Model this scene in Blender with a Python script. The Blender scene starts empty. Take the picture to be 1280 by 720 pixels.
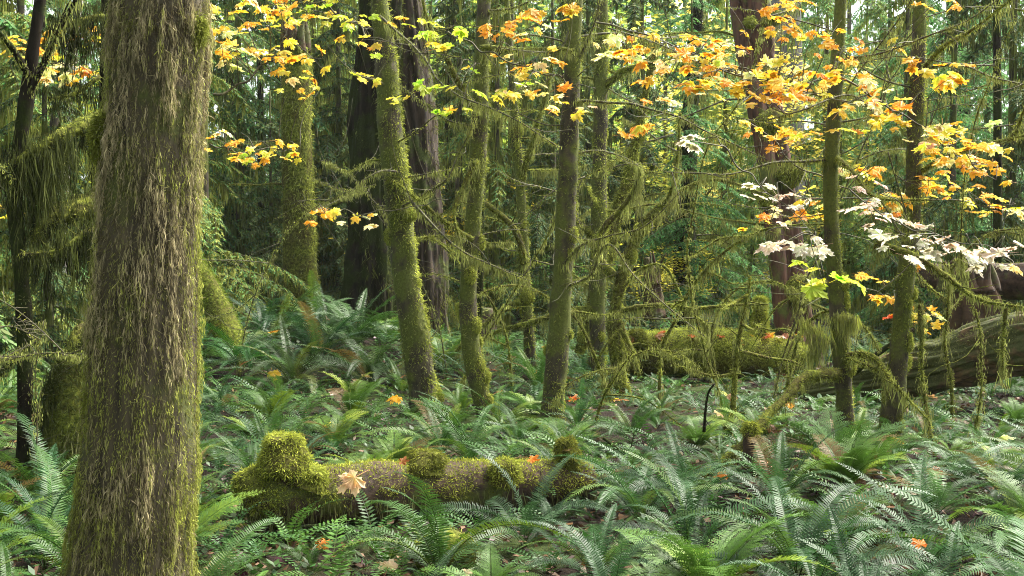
import bpy, math, random
import numpy as np
from mathutils import Vector, Matrix

# ------------------------------------------------------------------ camera, sky, sun, exposure
S = bpy.context.scene
RNG = np.random.default_rng(11)
random.seed(11)
FPX, CAMH = 1600.0, 1.6
PITCH = math.atan(60 / FPX)
cam_d = bpy.data.cameras.new('camera'); cam = bpy.data.objects.new('camera', cam_d)
S.collection.objects.link(cam); S.camera = cam
cam.location = (0, 0, CAMH); cam.rotation_euler = (math.pi / 2 - PITCH, 0, 0)
cam_d.lens = 45; cam_d.sensor_width = 36; cam_d.clip_end = 3000; cam_d.clip_start = 0.05
cam_d.dof.use_dof = True; cam_d.dof.focus_distance = 8.3; cam_d.dof.aperture_fstop = 14
SUN_EL, SUN_AZ = math.radians(54), math.radians(58)      # azimuth east of +Y (the view direction)
W0 = bpy.data.worlds.new('World'); S.world = W0; W0.use_nodes = True
nt = W0.node_tree; nt.nodes.clear()
o = nt.nodes.new('ShaderNodeOutputWorld'); bgn = nt.nodes.new('ShaderNodeBackground')
sk = nt.nodes.new('ShaderNodeTexSky'); sk.sky_type = 'NISHITA'; sk.sun_disc = False
sk.sun_elevation = SUN_EL; sk.sun_rotation = SUN_AZ; sk.air_density = 1.0; sk.dust_density = 3.0
hs = nt.nodes.new('ShaderNodeHueSaturation'); hs.inputs['Saturation'].default_value = 0.26; hs.inputs['Value'].default_value = 1.0
nt.links.new(sk.outputs[0], hs.inputs['Color']); nt.links.new(hs.outputs[0], bgn.inputs[0])
bgn.inputs[1].default_value = 0.12; nt.links.new(bgn.outputs[0], o.inputs[0])
sl = bpy.data.lights.new('sun', 'SUN'); sl.energy = 3.0; sl.angle = math.radians(22); sl.color = (1.0, 0.95, 0.84)
sun = bpy.data.objects.new('sun', sl); S.collection.objects.link(sun)
sd = Vector((math.sin(SUN_AZ) * math.cos(SUN_EL), math.cos(SUN_AZ) * math.cos(SUN_EL), math.sin(SUN_EL)))
sun.rotation_euler = sd.to_track_quat('Z', 'Y').to_euler()
S.view_settings.view_transform = 'Standard'; S.view_settings.look = 'None'
S.view_settings.exposure = 2.24; S.view_settings.gamma = 1.0
S.cycles.max_bounces = 6; S.cycles.diffuse_bounces = 3; S.cycles.glossy_bounces = 2
S.cycles.transmission_bounces = 3; S.cycles.sample_clamp_indirect = 6.0
S.cycles.volume_bounces = 0
S.cycles.filter_width = 1.0
try: S.cycles.denoising_prefilter = 'NONE'
except Exception: pass

def P(px, py, y):
    """the world point seen at pixel (px,py) of the 1280x720 photograph, standing at world depth y"""
    a, b = (px - 640) / FPX, -(py - 360) / FPX
    d = np.array([a, math.cos(PITCH) + b * math.sin(PITCH), -math.sin(PITCH) + b * math.cos(PITCH)])
    return np.array([0, 0, CAMH]) + d * (y / d[1])
def PX(v):
    v = np.asarray(v, float); z = v[2] - CAMH
    f = v[1] * math.cos(PITCH) - z * math.sin(PITCH); u = v[1] * math.sin(PITCH) + z * math.cos(PITCH)
    return 640 + FPX * v[0] / f, 360 - FPX * u / f

# ------------------------------------------------------------------ numpy helpers
def _h(ix, iy, iz, s):
    n = (ix * 374761393 + iy * 668265263 + iz * 1440662683 + s * 362437) & 0xffffffff
    n = ((n ^ (n >> 13)) * 1274126177) & 0xffffffff
    n = (n ^ (n >> 16)) & 0xffff
    return n / 65535.0
def vn(p, s=0):
    p = np.asarray(p, float); i = np.floor(p).astype(np.int64); f = p - i; f = f * f * (3 - 2 * f)
    r = 0
    for dx in (0, 1):
        for dy in (0, 1):
            for dz in (0, 1):
                w = (f[..., 0] if dx else 1 - f[..., 0]) * (f[..., 1] if dy else 1 - f[..., 1]) * (f[..., 2] if dz else 1 - f[..., 2])
                r = r + w * _h(i[..., 0] + dx, i[..., 1] + dy, i[..., 2] + dz, s)
    return r
def fbm(p, s=0, o=3):
    r, a, t = 0, 1.0, 0
    for k in range(o):
        r = r + a * vn(np.asarray(p) * 2 ** k, s + k); t += a; a *= .5
    return r / t - .5
def unit(v): return v / np.maximum(np.linalg.norm(v, axis=-1, keepdims=True), 1e-9)
def rnd(*s): return RNG.random(s)
def rn(*s): return RNG.standard_normal(s)
def mixc(a, b, t): t = np.clip(t, 0, 1)[..., None]; return np.asarray(a) * (1 - t) + np.asarray(b) * t

class Buf:
    def __init__(s): s.v = []; s.n = 0; s.loops = []; s.sizes = []; s.c = []; s.mi = []
    def add(s, v, faces, col=None, mi=0):
        v = np.asarray(v, float).reshape(-1, 3); faces = np.asarray(faces, np.int64)
        s.v.append(v); s.loops.append((faces + s.n).ravel())
        s.sizes.append(np.full(len(faces), faces.shape[1], np.int64)); s.mi.append(np.full(len(faces), mi, np.int64))
        if col is None: col = np.ones((len(v), 3)) * .5
        s.c.append(np.broadcast_to(np.asarray(col, float), (len(v), 3))); s.n += len(v)
    def more(s, faces):      # extra faces over the vertices just added (indices local to the last block)
        b = s.n - len(s.v[-1]); faces = np.asarray(faces, np.int64)
        s.loops.append((faces + b).ravel()); s.sizes.append(np.full(len(faces), faces.shape[1], np.int64)); s.mi.append(np.zeros(len(faces), np.int64))
    def mesh(s, name, mats, smooth=True, off=None):
        me = bpy.data.meshes.new(name)
        v = np.concatenate(s.v)
        if off is not None: v = v - np.asarray(off)
        L = np.concatenate(s.loops); Z = np.concatenate(s.sizes)
        me.vertices.add(len(v)); me.vertices.foreach_set('co', v.astype(np.float32).ravel())
        me.loops.add(len(L)); me.loops.foreach_set('vertex_index', L.astype(np.int32))
        me.polygons.add(len(Z)); st = np.concatenate([[0], np.cumsum(Z)[:-1]])
        me.polygons.foreach_set('loop_start', st.astype(np.int32))
        try: me.polygons.foreach_set('loop_total', Z.astype(np.int32))
        except Exception: pass
        me.polygons.foreach_set('use_smooth', np.full(len(Z), smooth))
        mats = mats if isinstance(mats, (list, tuple)) else [mats]
        for m in mats: me.materials.append(m)
        if len(mats) > 1: me.polygons.foreach_set('material_index', np.concatenate(s.mi).astype(np.int32))
        at = me.attributes.new('Col', 'FLOAT_COLOR', 'POINT')
        c = np.concatenate(s.c); c = np.concatenate([c, np.ones((len(c), 1))], 1)
        at.data.foreach_set('color', c.astype(np.float32).ravel())
        me.update(calc_edges=True)
        return me

def blades(B, base, d, side, col, bend=None):
    """narrow pointed blades: base (n,3), full vector d (n,3), half-width vector side, colour per blade, bend added at mid"""
    n = len(base)
    if n == 0: return
    mid = base + d * .5 + (bend if bend is not None else 0)
    v = np.stack([base - side * .5, base + side * .5, mid + side, mid - side, base + d], 1).reshape(-1, 3)
    k = np.arange(n)[:, None] * 5
    c = np.repeat(np.broadcast_to(col, (n, 3)), 5, 0)
    B.add(v, k + np.array([0, 1, 2, 3]), c); B.more(k + np.array([3, 2, 4]))
def diamonds(B, base, d, side, col):
    n = len(base)
    if n == 0: return
    v = np.stack([base, base + d * .5 + side, base + d, base + d * .5 - side], 1).reshape(-1, 3)
    B.add(v, np.arange(n)[:, None] * 4 + np.arange(4), np.repeat(np.broadcast_to(col, (n, 3)), 4, 0))

def spline(pts, n):
    pts = np.asarray(pts, float)
    if len(pts) == 2: return pts[0] + (pts[1] - pts[0]) * np.linspace(0, 1, n)[:, None]
    q = np.concatenate([[2 * pts[0] - pts[1]], pts, [2 * pts[-1] - pts[-2]]]); m = len(pts) - 1
    t = np.linspace(0, m - 1e-6, n); i = t.astype(int); f = (t - i)[:, None]
    a, b, c, d = q[i], q[i + 1], q[i + 2], q[i + 3]
    return .5 * (2 * b + (c - a) * f + (2 * a - 5 * b + 4 * c - d) * f ** 2 + (3 * b - a - 3 * c + d) * f ** 3)

def tube(pts, rad, nr, nl, disp=None):
    """returns grid (nl,nr,3) of positions and outward normals; rad interpolated along the curve"""
    C = spline(pts, nl)
    seg = np.linalg.norm(np.diff(C, axis=0), axis=1); s = np.concatenate([[0], np.cumsum(seg)]); t = s / s[-1]
    rp = np.asarray(rad, float); R = np.interp(np.linspace(0, 1, nl), np.linspace(0, 1, len(rp)), rp)
    T = unit(np.gradient(C, axis=0)); X = np.zeros_like(T)
    ref = np.array([1., 0, 0]) if abs(T[0][0]) < .8 else np.array([0, 0, 1.])
    for i in range(nl):
        ref = ref - T[i] * ref.dot(T[i]); ref /= np.linalg.norm(ref); X[i] = ref
    Y = np.cross(T, X); a = np.arange(nr) / nr * 2 * math.pi
    N = X[:, None] * np.cos(a)[None, :, None] + Y[:, None] * np.sin(a)[None, :, None]
    rr = R[:, None] * np.ones(nr)
    if disp is not None: rr = rr + disp(C[:, None] + N * R[:, None, None], N, s[:, None] * np.ones(nr), a[None] * np.ones((nl, 1)), R[:, None])
    G = C[:, None] + N * rr[..., None]
    return G, N
def grid_faces(nl, nr):
    i, j = np.meshgrid(np.arange(nl - 1), np.arange(nr), indexing='ij'); jn = (j + 1) % nr
    return np.stack([i * nr + j, i * nr + jn, (i + 1) * nr + jn, (i + 1) * nr + j], -1).reshape(-1, 4)
def add_tube(B, G, col=None, caps=True):
    nl, nr = G.shape[:2]; v = G.reshape(-1, 3); f = grid_faces(nl, nr)
    if caps:
        c0, c1 = G[0].mean(0), G[-1].mean(0); v = np.concatenate([v, [c0, c1]])
        if col is not None and np.ndim(col) == 2: col = np.concatenate([col, col[:1], col[-1:]])
    B.add(v, f, col)
    if caps:
        j = np.arange(nr); jn = (j + 1) % nr; k = nl * nr
        B.more(np.concatenate([np.stack([jn, j, np.full(nr, k)], 1), np.stack([(nl - 1) * nr + j, (nl - 1) * nr + jn, np.full(nr, k + 1)], 1)]))
def sample(G, N, n, rows=None):
    nl, nr = G.shape[:2]
    i = rnd(n) * (nl - 1.001) if rows is None else rows; j = rnd(n) * nr
    i0 = np.minimum(i.astype(int), nl - 2); j0 = j.astype(int) % nr; fi = (i - i0)[:, None]; fj = (j - np.floor(j))[:, None]; j1 = (j0 + 1) % nr
    g = lambda A: (A[i0, j0] * (1 - fi) + A[i0 + 1, j0] * fi) * (1 - fj) + (A[i0, j1] * (1 - fi) + A[i0 + 1, j1] * fi) * fj
    return g(G), unit(g(N)), i / (nl - 1)
DOWN = np.array([0, 0, -1.])
def fur(B, p, n, ln, wd, col, out=.35, down=.8, jit=.4):
    k = len(p); d = unit(n * out + DOWN * down + rn(k, 3) * jit) * ln[:, None]
    side = unit(np.cross(d, n) + rn(k, 3) * .15) * wd[:, None] * .5
    blades(B, p - n * .004, d, side, col, bend=n * ln[:, None] * .18)
def hang(B, p, ln, wd, col):
    """hanging moss: two joined blades each, swaying"""
    k = len(p); a = rnd(k) * 6.283; sd = np.stack([np.cos(a), np.sin(a), np.zeros(k)], 1) * wd[:, None] * .5
    d = (DOWN + rn(k, 3) * [.2, .2, .05]) * ln[:, None]
    blades(B, p, d, sd, col, bend=rn(k, 3) * ln[:, None] * [.04, .04, 0])

# ------------------------------------------------------------------ materials
def mat(name): 
    m = bpy.data.materials.new(name); m.use_nodes = True; t = m.node_tree; t.nodes.clear(); return m, t
def nd(t, typ, **k):
    n = t.nodes.new(typ)
    for a, b in k.items():
        if a in n.inputs: n.inputs[a].default_value = b
        else: setattr(n, a, b)
    return n
def ramp(t, src, stops):
    r = t.nodes.new('ShaderNodeValToRGB'); e = r.color_ramp.elements
    while len(e) < len(stops): e.new(.5)
    for k, (p, c) in enumerate(stops): e[k].position = p; e[k].color = (*c, 1) if len(c) == 3 else c
    t.links.new(src, r.inputs[0]); return r.outputs[0]
def noise(t, scale, detail=4, vec=None, rough=.6, stretch=None, coord='Object'):
    tc = t.nodes.new('ShaderNodeTexCoord'); src = tc.outputs[coord]
    if stretch:
        mp = t.nodes.new('ShaderNodeMapping'); mp.inputs['Scale'].default_value = stretch; t.links.new(src, mp.inputs[0]); src = mp.outputs[0]
    n = nd(t, 'ShaderNodeTexNoise', Scale=scale, Detail=detail, Roughness=rough); t.links.new(src, n.inputs['Vector']); return n.outputs[0]
def mix(t, fac, a, b, bt='MIX'):
    m = t.nodes.new('ShaderNodeMix'); m.data_type = 'RGBA'; m.blend_type = bt
    for s_, x in ((0, fac), (6, a), (7, b)):
        if hasattr(x, 'links') or isinstance(x, bpy.types.NodeSocket): t.links.new(x, m.inputs[s_])
        else: m.inputs[s_].default_value = (*x, 1) if isinstance(x, tuple) else x
    return m.outputs[2]
def finish(t, color, rough=.8, bump=None, bstr=.5, bdist=.01, trans=0., spec=.3, sheen=0.):
    out = t.nodes.new('ShaderNodeOutputMaterial'); b = nd(t, 'ShaderNodeBsdfPrincipled', Roughness=rough)
    b.inputs['Specular IOR Level'].default_value = spec
    if sheen: b.inputs['Sheen Weight'].default_value = sheen; b.inputs['Sheen Roughness'].default_value = .5
    t.links.new(color, b.inputs['Base Color'])
    if bump is not None:
        bn = nd(t, 'ShaderNodeBump', Strength=bstr, Distance=bdist); t.links.new(bump, bn.inputs['Height']); t.links.new(bn.outputs[0], b.inputs['Normal'])
    res = b.outputs[0]
    if trans:
        tr = t.nodes.new('ShaderNodeBsdfTranslucent'); t.links.new(color, tr.inputs[0]); mx = nd(t, 'ShaderNodeMixShader')
        mx.inputs[0].default_value = trans; t.links.new(res, mx.inputs[1]); t.links.new(tr.outputs[0], mx.inputs[2]); res = mx.outputs[0]
    t.links.new(res, out.inputs[0])
def m_bark(name, dark, light, mossc, moss_amt, stretch=(1, 1, .22), scale=22, rough=.85):
    m, t = mat(name); n = noise(t, scale, 8, stretch=stretch)
    c = ramp(t, n, [(.3, dark), (.7, light)])
    g = noise(t, 2.6, 5); g2 = ramp(t, noise(t, 60, 3), [(.3, tuple(x * .5 for x in mossc)), (.7, mossc)])
    f = ramp(t, g, [(max(0, .62 - moss_amt * .35), (0, 0, 0)), (max(.05, .70 - moss_amt * .35), (1, 1, 1))])
    c = mix(t, f, c, g2); finish(t, c, rough, n, .8, .012, spec=.35 if rough < .9 else .08); return m
def m_col(name, trans=0., rough=.8, spec=.2, scale=None, obj=False, sheen=0.):
    """colour from the mesh's Col attribute, optionally tinted by the object's own colour"""
    m, t = mat(name); a = nd(t, 'ShaderNodeAttribute', attribute_name='Col'); c = a.outputs['Color']
    if obj:
        oi = t.nodes.new('ShaderNodeObjectInfo'); c = mix(t, 1.0, c, oi.outputs['Color'], 'MULTIPLY')
    if scale:
        n = noise(t, scale, 3); c = mix(t, 1.0, c, ramp(t, n, [(.3, (.6, .6, .6)), (.7, (1.25, 1.2, 1.15))]), 'MULTIPLY')
    finish(t, c, rough, trans=trans, spec=spec, sheen=sheen); return m
MOSSC = (.15, .18, .028)
M_MOSS, t = mat('moss_cushion')
n1 = noise(t, 30, 6); c = ramp(t, n1, [(.3, (.025, .03, .008)), (.5, (.11, .13, .02)), (.72, (.3, .33, .05))])
c = mix(t, ramp(t, noise(t, 3.2, 3), [(.4, (0, 0, 0)), (.65, (1, 1, 1))]), c, ramp(t, n1, [(.3, (.04, .03, .015)), (.7, (.12, .11, .03))]))
finish(t, c, 1.0, n1, 1.0, .02, spec=.1)
M_FUR = m_col('moss_fibres', trans=.3, rough=.9, spec=.1)
M_BIG = m_bark('fibrous_bark', (.022, .017, .010), (.11, .09, .05), (.10, .115, .025), .25, (1, 1, .12), 26)
M_YOUNG = m_bark('young_bark', (.022, .018, .012), (.095, .078, .045), (.12, .14, .024), .5, (1, 1, .4), 20)
M_DARK = m_bark('dark_bark', (.006, .005, .004), (.028, .022, .015), (.03, .04, .01), .5, rough=.97)
M_RED = m_bark('red_bark', (.022, .010, .007), (.15, .075, .048), (.12, .14, .03), .25, (1, 1, .18), 18)
M_FIR = m_bark('furrowed_bark', (.007, .005, .003), (.07, .047, .028), (.08, .10, .02), .3, (1, 1, .25), 16)
M_PALE = m_bark('pale_bark', (.22, .2, .18), (.5, .47, .43), (.2, .22, .1), .1)
M_GREY = m_bark('grey_bark', (.06, .055, .052), (.16, .15, .14), (.2, .22, .12), .1, (1, 1, .06), 9)
M_ROT = m_bark('rotten_wood', (.012, .008, .006), (.085, .05, .03), (.12, .14, .028), .3, (1, 1, 1), 16)
M_LOGW = m_bark('weathered_log_wood', (.02, .013, .008), (.20, .125, .062), (.09, .10, .03), .6, (.3, 1, 1), 18)
M_STUMP = m_bark('red_rotten_stump', (.02, .011, .006), (.09, .05, .024), (.10, .11, .03), .3, (.4, .4, 1), 9)
M_TWIG, t = mat('twig'); finish(t, ramp(t, noise(t, 25, 3), [(.35, (.028, .02, .014)), (.65, (.11, .105, .04))]), .7, spec=.4)
M_FERN, t = mat('fern_frond')
oi = t.nodes.new('ShaderNodeObjectInfo'); a = nd(t, 'ShaderNodeAttribute', attribute_name='Col')
c = mix(t, 1.0, a.outputs['Color'], oi.outputs['Color'], 'MULTIPLY')
finish(t, c, .5, trans=.3, spec=.33)
M_NEEDLE = m_col('conifer_needles', trans=.3, rough=.7, spec=.2, obj=True)
M_LEAF, t = mat('maple_leaf')
oi = t.nodes.new('ShaderNodeObjectInfo'); a = nd(t, 'ShaderNodeAttribute', attribute_name='Col')
c = mix(t, 1.0, a.outputs['Color'], oi.outputs['Color'], 'MULTIPLY')
c = mix(t, .9, c, ramp(t, noise(t, 9, 3), [(.35, (.88, .80, .70)), (.6, (1.08, 1.08, 1.0))]), 'MULTIPLY')
finish(t, c, .45, trans=.55, spec=.35)
M_LITTER = m_col('leaf_litter', trans=.1, rough=.55, spec=.4)
M_GREEN = m_col('low_greenery', trans=.3, rough=.5, spec=.4)
M_GROUND, t = mat('forest_soil')
c = ramp(t, noise(t, 40, 8), [(.35, (.007, .0045, .003)), (.65, (.035, .021, .013))])
c = mix(t, ramp(t, noise(t, 1.4, 4), [(.46, (0, 0, 0)), (.58, (1, 1, 1))]), c, ramp(t, noise(t, 90, 3), [(.3, (.015, .025, .006)), (.7, (.06, .085, .015))]))
finish(t, c, .95, noise(t, 55, 6), .9, .03, spec=.2)

# ------------------------------------------------------------------ objects
def link(o): S.collection.objects.link(o); return o
def tag(o, label=None, cat=None, group=None, kind=None):
    if label: o['label'] = label
    if cat: o['category'] = cat
    if group: o['group'] = group
    if kind: o['kind'] = kind
    return o
def thing(name, label, cat, loc, group=None):
    o = bpy.data.objects.new(name, None); o.location = loc; o.empty_display_size = .1
    return tag(link(o), label, cat, group)
def part(name, B, m, parent, smooth=True, kind=None, label=None):
    o = bpy.data.objects.new(name, B.mesh(name, m, smooth, off=parent.location if parent else None)); o.parent = parent
    return tag(link(o), label, None, None, kind)
def inst(name, me, parent, loc=(0, 0, 0), rot=(0, 0, 0), sc=1., color=None):
    o = bpy.data.objects.new(name, me); o.parent = parent; o.location = loc; o.rotation_euler = rot
    o.scale = (sc,) * 3 if np.isscalar(sc) else sc
    if color is not None: o.color = (*color, 1)
    return link(o)

# ---- ground
def ground_z(x, y):
    x = np.asarray(x, float); y = np.asarray(y, float); p = np.stack([x, y, np.zeros_like(x)], -1)
    z = .22 * fbm(p * .55, 5, 3) + .09 * fbm(p * 2.6, 9, 2)
    z = z + .50 * np.exp(-((x + 2.7) ** 2 / 5 + (y - 15.5) ** 2 / 8))
    z = z + .16 * np.exp(-((x - 1.9) ** 2 / 1.2 + (y - 7.6) ** 2 / .6))
    z = z + .022 * np.clip(y - 17, 0, 200) + .3 * np.exp(-((x + 3.6) ** 2 / .8 + (y - 9.5) ** 2 / 1.5))
    return z * np.clip((y + 30) / 30, 0, 1)
def GZ(x, y): return float(ground_z(np.array([x]), np.array([y]))[0])
u = np.linspace(-1, 1, 181); gx = 10 * u + 500 * np.sign(u) * np.abs(u) ** 7
w = np.linspace(-.55, 1, 221); gy = 9 + 20 * w + 600 * np.sign(w) * np.abs(w) ** 7
X, Y = np.meshgrid(gx, gy); Z = ground_z(X, Y)
B = Buf(); nx, ny = len(gx), len(gy)
i, j = np.meshgrid(np.arange(ny - 1), np.arange(nx - 1), indexing='ij')
B.add(np.stack([X, Y, Z], -1), np.stack([i * nx + j, i * nx + j + 1, (i + 1) * nx + j + 1, (i + 1) * nx + j], -1).reshape(-1, 4))
go = bpy.data.objects.new('ground', B.mesh('ground', M_GROUND)); tag(link(go), 'dark forest floor of soil, moss and leaf litter', None, None, 'structure')

# ---- colours of moss fibres
BR, OL, GR, YG, DK = (.12, .085, .05), (.25, .26, .10), (.19, .22, .04), (.42, .455, .085), (.028, .033, .011)
def jitc(c, n, s=.25): return np.clip(np.broadcast_to(c, (n, 3)) * (1 + (rnd(n, 1) - .5) * 2 * s) * (1 + (rnd(n, 3) - .5) * s * .4), 0, 1)

landmarks = []    # (short phrase, x, y)
def curtain(hb, pts, ln, dens=48, ca=(.05, .06, .016), cb=(.17, .19, .04), thick=.05, sd=None):
    """moss hanging in separate tufts of threads; dens = tufts per metre"""
    C = spline(pts, 60); L = np.linalg.norm(np.diff(C, axis=0), axis=1).sum(); nc = max(3, int(dens * L)); t = rnd(nc); sd = sd or int(L * 9999)
    env = np.clip(vn(np.stack([t * L * 4.2, t * 0 + sd * .37, t * 0], -1), 5) * 2.1 - .55, .04, 1.2)
    lc = ln * env * (.12 + 1.1 * rnd(nc) ** 2); pc = C[(t * 59).astype(int)] + rn(nc, 3) * thick
    m = 12; n = nc * m; col = np.repeat(mixc(ca, cb, rnd(nc) * .9) * (.55 + .8 * rnd(nc, 1)), m, 0) * (.75 + .5 * rnd(n, 1)); l = np.repeat(lc, m) * (.35 + .7 * rnd(n)); P0 = np.repeat(pc, m, 0)
    w = rn(n, 3) * [.017, .017, .01]; sway = np.repeat(rn(nc, 3) * [.05, .05, 0], m, 0)
    for s in range(5):       # long threads drop in stages and draw together
        k = l > s * .16
        if not k.any(): break
        q = P0[k] + DOWN * (s * .15) + w[k] * max(.3, 1 - s * .2) + sway[k] * (s * .3) + rn(k.sum(), 3) * .009
        hang(hb, q, np.minimum(l[k] - s * .16, .2) + .02, .003 + .004 * rnd(k.sum()), col[k])
# ------------------------------------------------------------------ branches
def branch_obj(parent, pts, r0, r1, moss=.5, hangl=0., m=None, buf=None, hb=None, twigs=0, col=None, fuzz=1.):
    """pts in world coords. A branch part, with moss fuzz and hanging moss collected in hb"""
    pts = np.asarray(pts); L = np.linalg.norm(np.diff(pts, axis=0), axis=1).sum(); nl = max(8, int(L / .035)); nr = 7
    sd = int(RNG.integers(1e6))
    jag = spline(pts, max(4, int(L / .22))); jag[1:-1] += rn(len(jag) - 2, 3) * .012 * min(1, L); pts = jag
    G, N = tube(pts, np.linspace(r0, r1, 6), nr, nl, lambda p, n, s, a, R: (.35 + .9 * moss) * R * (fbm(p * 14, sd, 2) + .12 + moss * .3))
    B = Buf(); add_tube(B, G)
    C = G.mean(1)
    for k in range(twigs):
        i = RNG.integers(nl // 6, nl - 2); d = unit(rn(3) * [1, .8, .6] + [0, 0, .12]) ; l = L * (.12 + .2 * RNG.random())
        q = [C[i]]
        for e in range(3): q.append(q[-1] + d * l / 3); d = unit(d + rn(3) * .28)
        g, _ = tube(q, [r1 * .8 + .0012, .0012], 4, 8); add_tube(B, g)
    o = part('branch', B, m or (M_MOSS if moss > .45 else M_TWIG), parent)
    if hb is not None:
        if moss > .1:
            n = int(L * 480 * fuzz * moss * (1 + r0 * 20)); p, nn, tt = sample(G, N, n)
            c = mixc(GR, YG, fbm(p * 5, 3) * 2 + .35) * (.65 + .7 * rnd(n, 1))
            fur(hb, p, nn, .012 + .03 * rnd(n), .003 + .003 * rnd(n), c, out=.7, down=.5, jit=.6)
        if hangl > 0: curtain(hb, C, hangl * 1.1, 40, (.15, .155, .05), (.42, .46, .13), r0 * .3, sd)
    return C
def ppts(L): return [P(*q) for q in L]

def rand_branches(parent, C, R, hb, n, zmin, zmax, lmin, lmax, moss=.6, hangl=.2, r=.012, up=.2, twigs=3):
    for k in range(n):
        z = zmin + (zmax - zmin) * RNG.random(); i = int(np.argmin(abs(C[:, 2] - z))); a = RNG.random() * 6.283
        d = unit(np.array([math.cos(a), math.sin(a) * .7, up + .4 * (RNG.random() - .5)])); l = lmin + (lmax - lmin) * RNG.random()
        q = [C[i]]
        for e in range(5): q.append(q[-1] + d * l / 5); d = unit(d + rn(3) * .16 + [0, 0, -.03])
        hl = hangl * RNG.random() * 1.2 if RNG.random() < .5 else 0
        mm = moss * (.3 + .8 * RNG.random())
        branch_obj(parent, q, r * (.6 + .7 * RNG.random()), .002, mm, hl, hb=hb, twigs=twigs)

def trunk(name, label, cat, path, widths, Y, m, short=None, nr=26, seg=.035, up=3.0, fluted=0., bump=.07, moss=.6, furden=900, furlen=.03, fcol=None, down=.5, group=None, flare=.35, lean_y=0., seed=None, patch=.26, sided=.8):
    """path: [(px,py)...] bottom to top; widths in px at those points; stands at depth Y"""
    sd = seed or int(RNG.integers(1e6)); k = Y / FPX
    pts = [P(px, py, Y + lean_y * i) for i, (px, py) in enumerate(path)]; rad = [w_ * k / 2 * (.77 if Y < 15.2 and Y > 6 else .92) for w_ in widths]
    b = pts[0].copy(); z0 = GZ(b[0], b[1]) - .12
    d = unit(pts[0] - pts[1]); tb = pts[0] + d * ((pts[0][2] - z0) / max(.2, -d[2])); 
    if pts[0][2] - z0 > .03: pts = [tb] + pts; rad = [rad[0] * (1.06 + flare * .4)] + rad
    if up:
        d = unit(pts[-1] - pts[-2]); pts.append(pts[-1] + d * up); rad.append(rad[-1] * .8)
    L = sum(np.linalg.norm(np.array(pts[i + 1]) - pts[i]) for i in range(len(pts) - 1)); nl = int(L / seg)
    base = np.array(pts[0]); base[2] = GZ(base[0], base[1])
    t = thing(name, label, cat, tuple(base), group)
    # radii must follow spline parameter (uniform per segment)
    def disp(p, n, s, a, R):
        q = p * [1, 1, .35]; r = R * bump * 2.4 * fbm(q * (.6 / max(R.mean(), .03)), sd, 4)
        r = r + R * .10 * (fbm(p * 3, sd + 9, 2))
        if 6 < Y < 15.2: r = r + R * .38 * np.clip(fbm(p * [6, 6, 4.5], sd + 50, 2), -.1, 1)
        if fluted: 
            rd = 1 - np.abs(2 * vn(np.stack([np.cos(a) * 3.2 * fluted, np.sin(a) * 3.2 * fluted, p[..., 2] * .9], -1), sd + 4) - 1)
            rd2 = 1 - np.abs(2 * vn(np.stack([np.cos(a) * 7 * fluted, np.sin(a) * 7 * fluted, p[..., 2] * 3.5], -1), sd + 6) - 1)
            r = r - R * .26 * rd ** 2 - R * .10 * rd2 ** 2 + R * .1
        fl = np.clip(1 - (p[..., 2] - base[2]) / (2.2 * R + .05), 0, 1)
        return r + R * flare * fl ** 2 * (.6 + .8 * vn(np.stack([np.cos(a) * 2, np.sin(a) * 2, a * 0], -1), sd + 2))
    G, N = tube(pts, rad, nr, nl, disp); B = Buf(); add_tube(B, G); part('trunk', B, m, t)
    C = G.mean(1)
    hb = Buf(); A = L * np.mean(rad) * 6.28; n = int(furden * A * .72)
    if n:
        p, nn, tt = sample(G, N, n)
        pm = fbm(p * [3, 3, 1.6], sd + 20, 3) * 3 + moss + fbm(p * [16, 16, 9], sd + 25, 2) * 1.6; pm = pm + (nn @ np.array([.75, -.1, .3])) * sided; keep = rnd(n) < np.clip(pm * 1.5 + patch, .03, 1)  # more moss on the right; sunlit brightness is also put into its colour there
        p, nn, pm = p[keep], nn[keep], pm[keep]; n = len(p)
        ca, cb, cc = fcol or (OL, GR, YG)
        c = np.where((pm > .55)[:, None], mixc(cb, cc, (pm - .55) * 1.3), mixc(ca, cb, pm / .55)) * (.55 + .8 * rnd(n, 1))
        ws = max(1., Y / 9)
        fur(hb, p, nn, furlen * (.4 + 1.2 * rnd(n)) * np.clip(1 + 2.6 * fbm(p * [13, 13, 7], sd + 60, 2), .4, 2.2), (.0035 + .0035 * rnd(n)) * ws, c, out=.5, down=down, jit=.45)
    if 6 < Y < 15.2 and furden > 3000:
        vis = nl * min(1., 3.6 / L)
        for k_ in range(12):
            p0, n0, _ = sample(G, N, 1, rows=rnd(1) * vis); n0 = unit(n0 + [.5, -.2, 0]); br = .018 + .03 * RNG.random(); m_ = int(3000 * br / .03)
            i_ = int(np.argmin(((C - p0[0]) ** 2).sum(1))); q = unit(rn(m_ // 6, 3)); q = unit(q + n0 * .6)
            fur(hb, C[i_] + n0 * np.linalg.norm(p0[0] - C[i_]) * .9 + q * br * [1, 1, 1.7], q, .014 + .022 * rnd(len(q)), .003 + .003 * rnd(len(q)), mixc(GR, YG, rnd(len(q))) * (.6 + .7 * rnd(len(q), 1)), out=.6, down=.6, jit=.5)
    if short: landmarks.append((short, float(base[0]), float(base[1])))
    return t, C, hb, (G, N)
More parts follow.
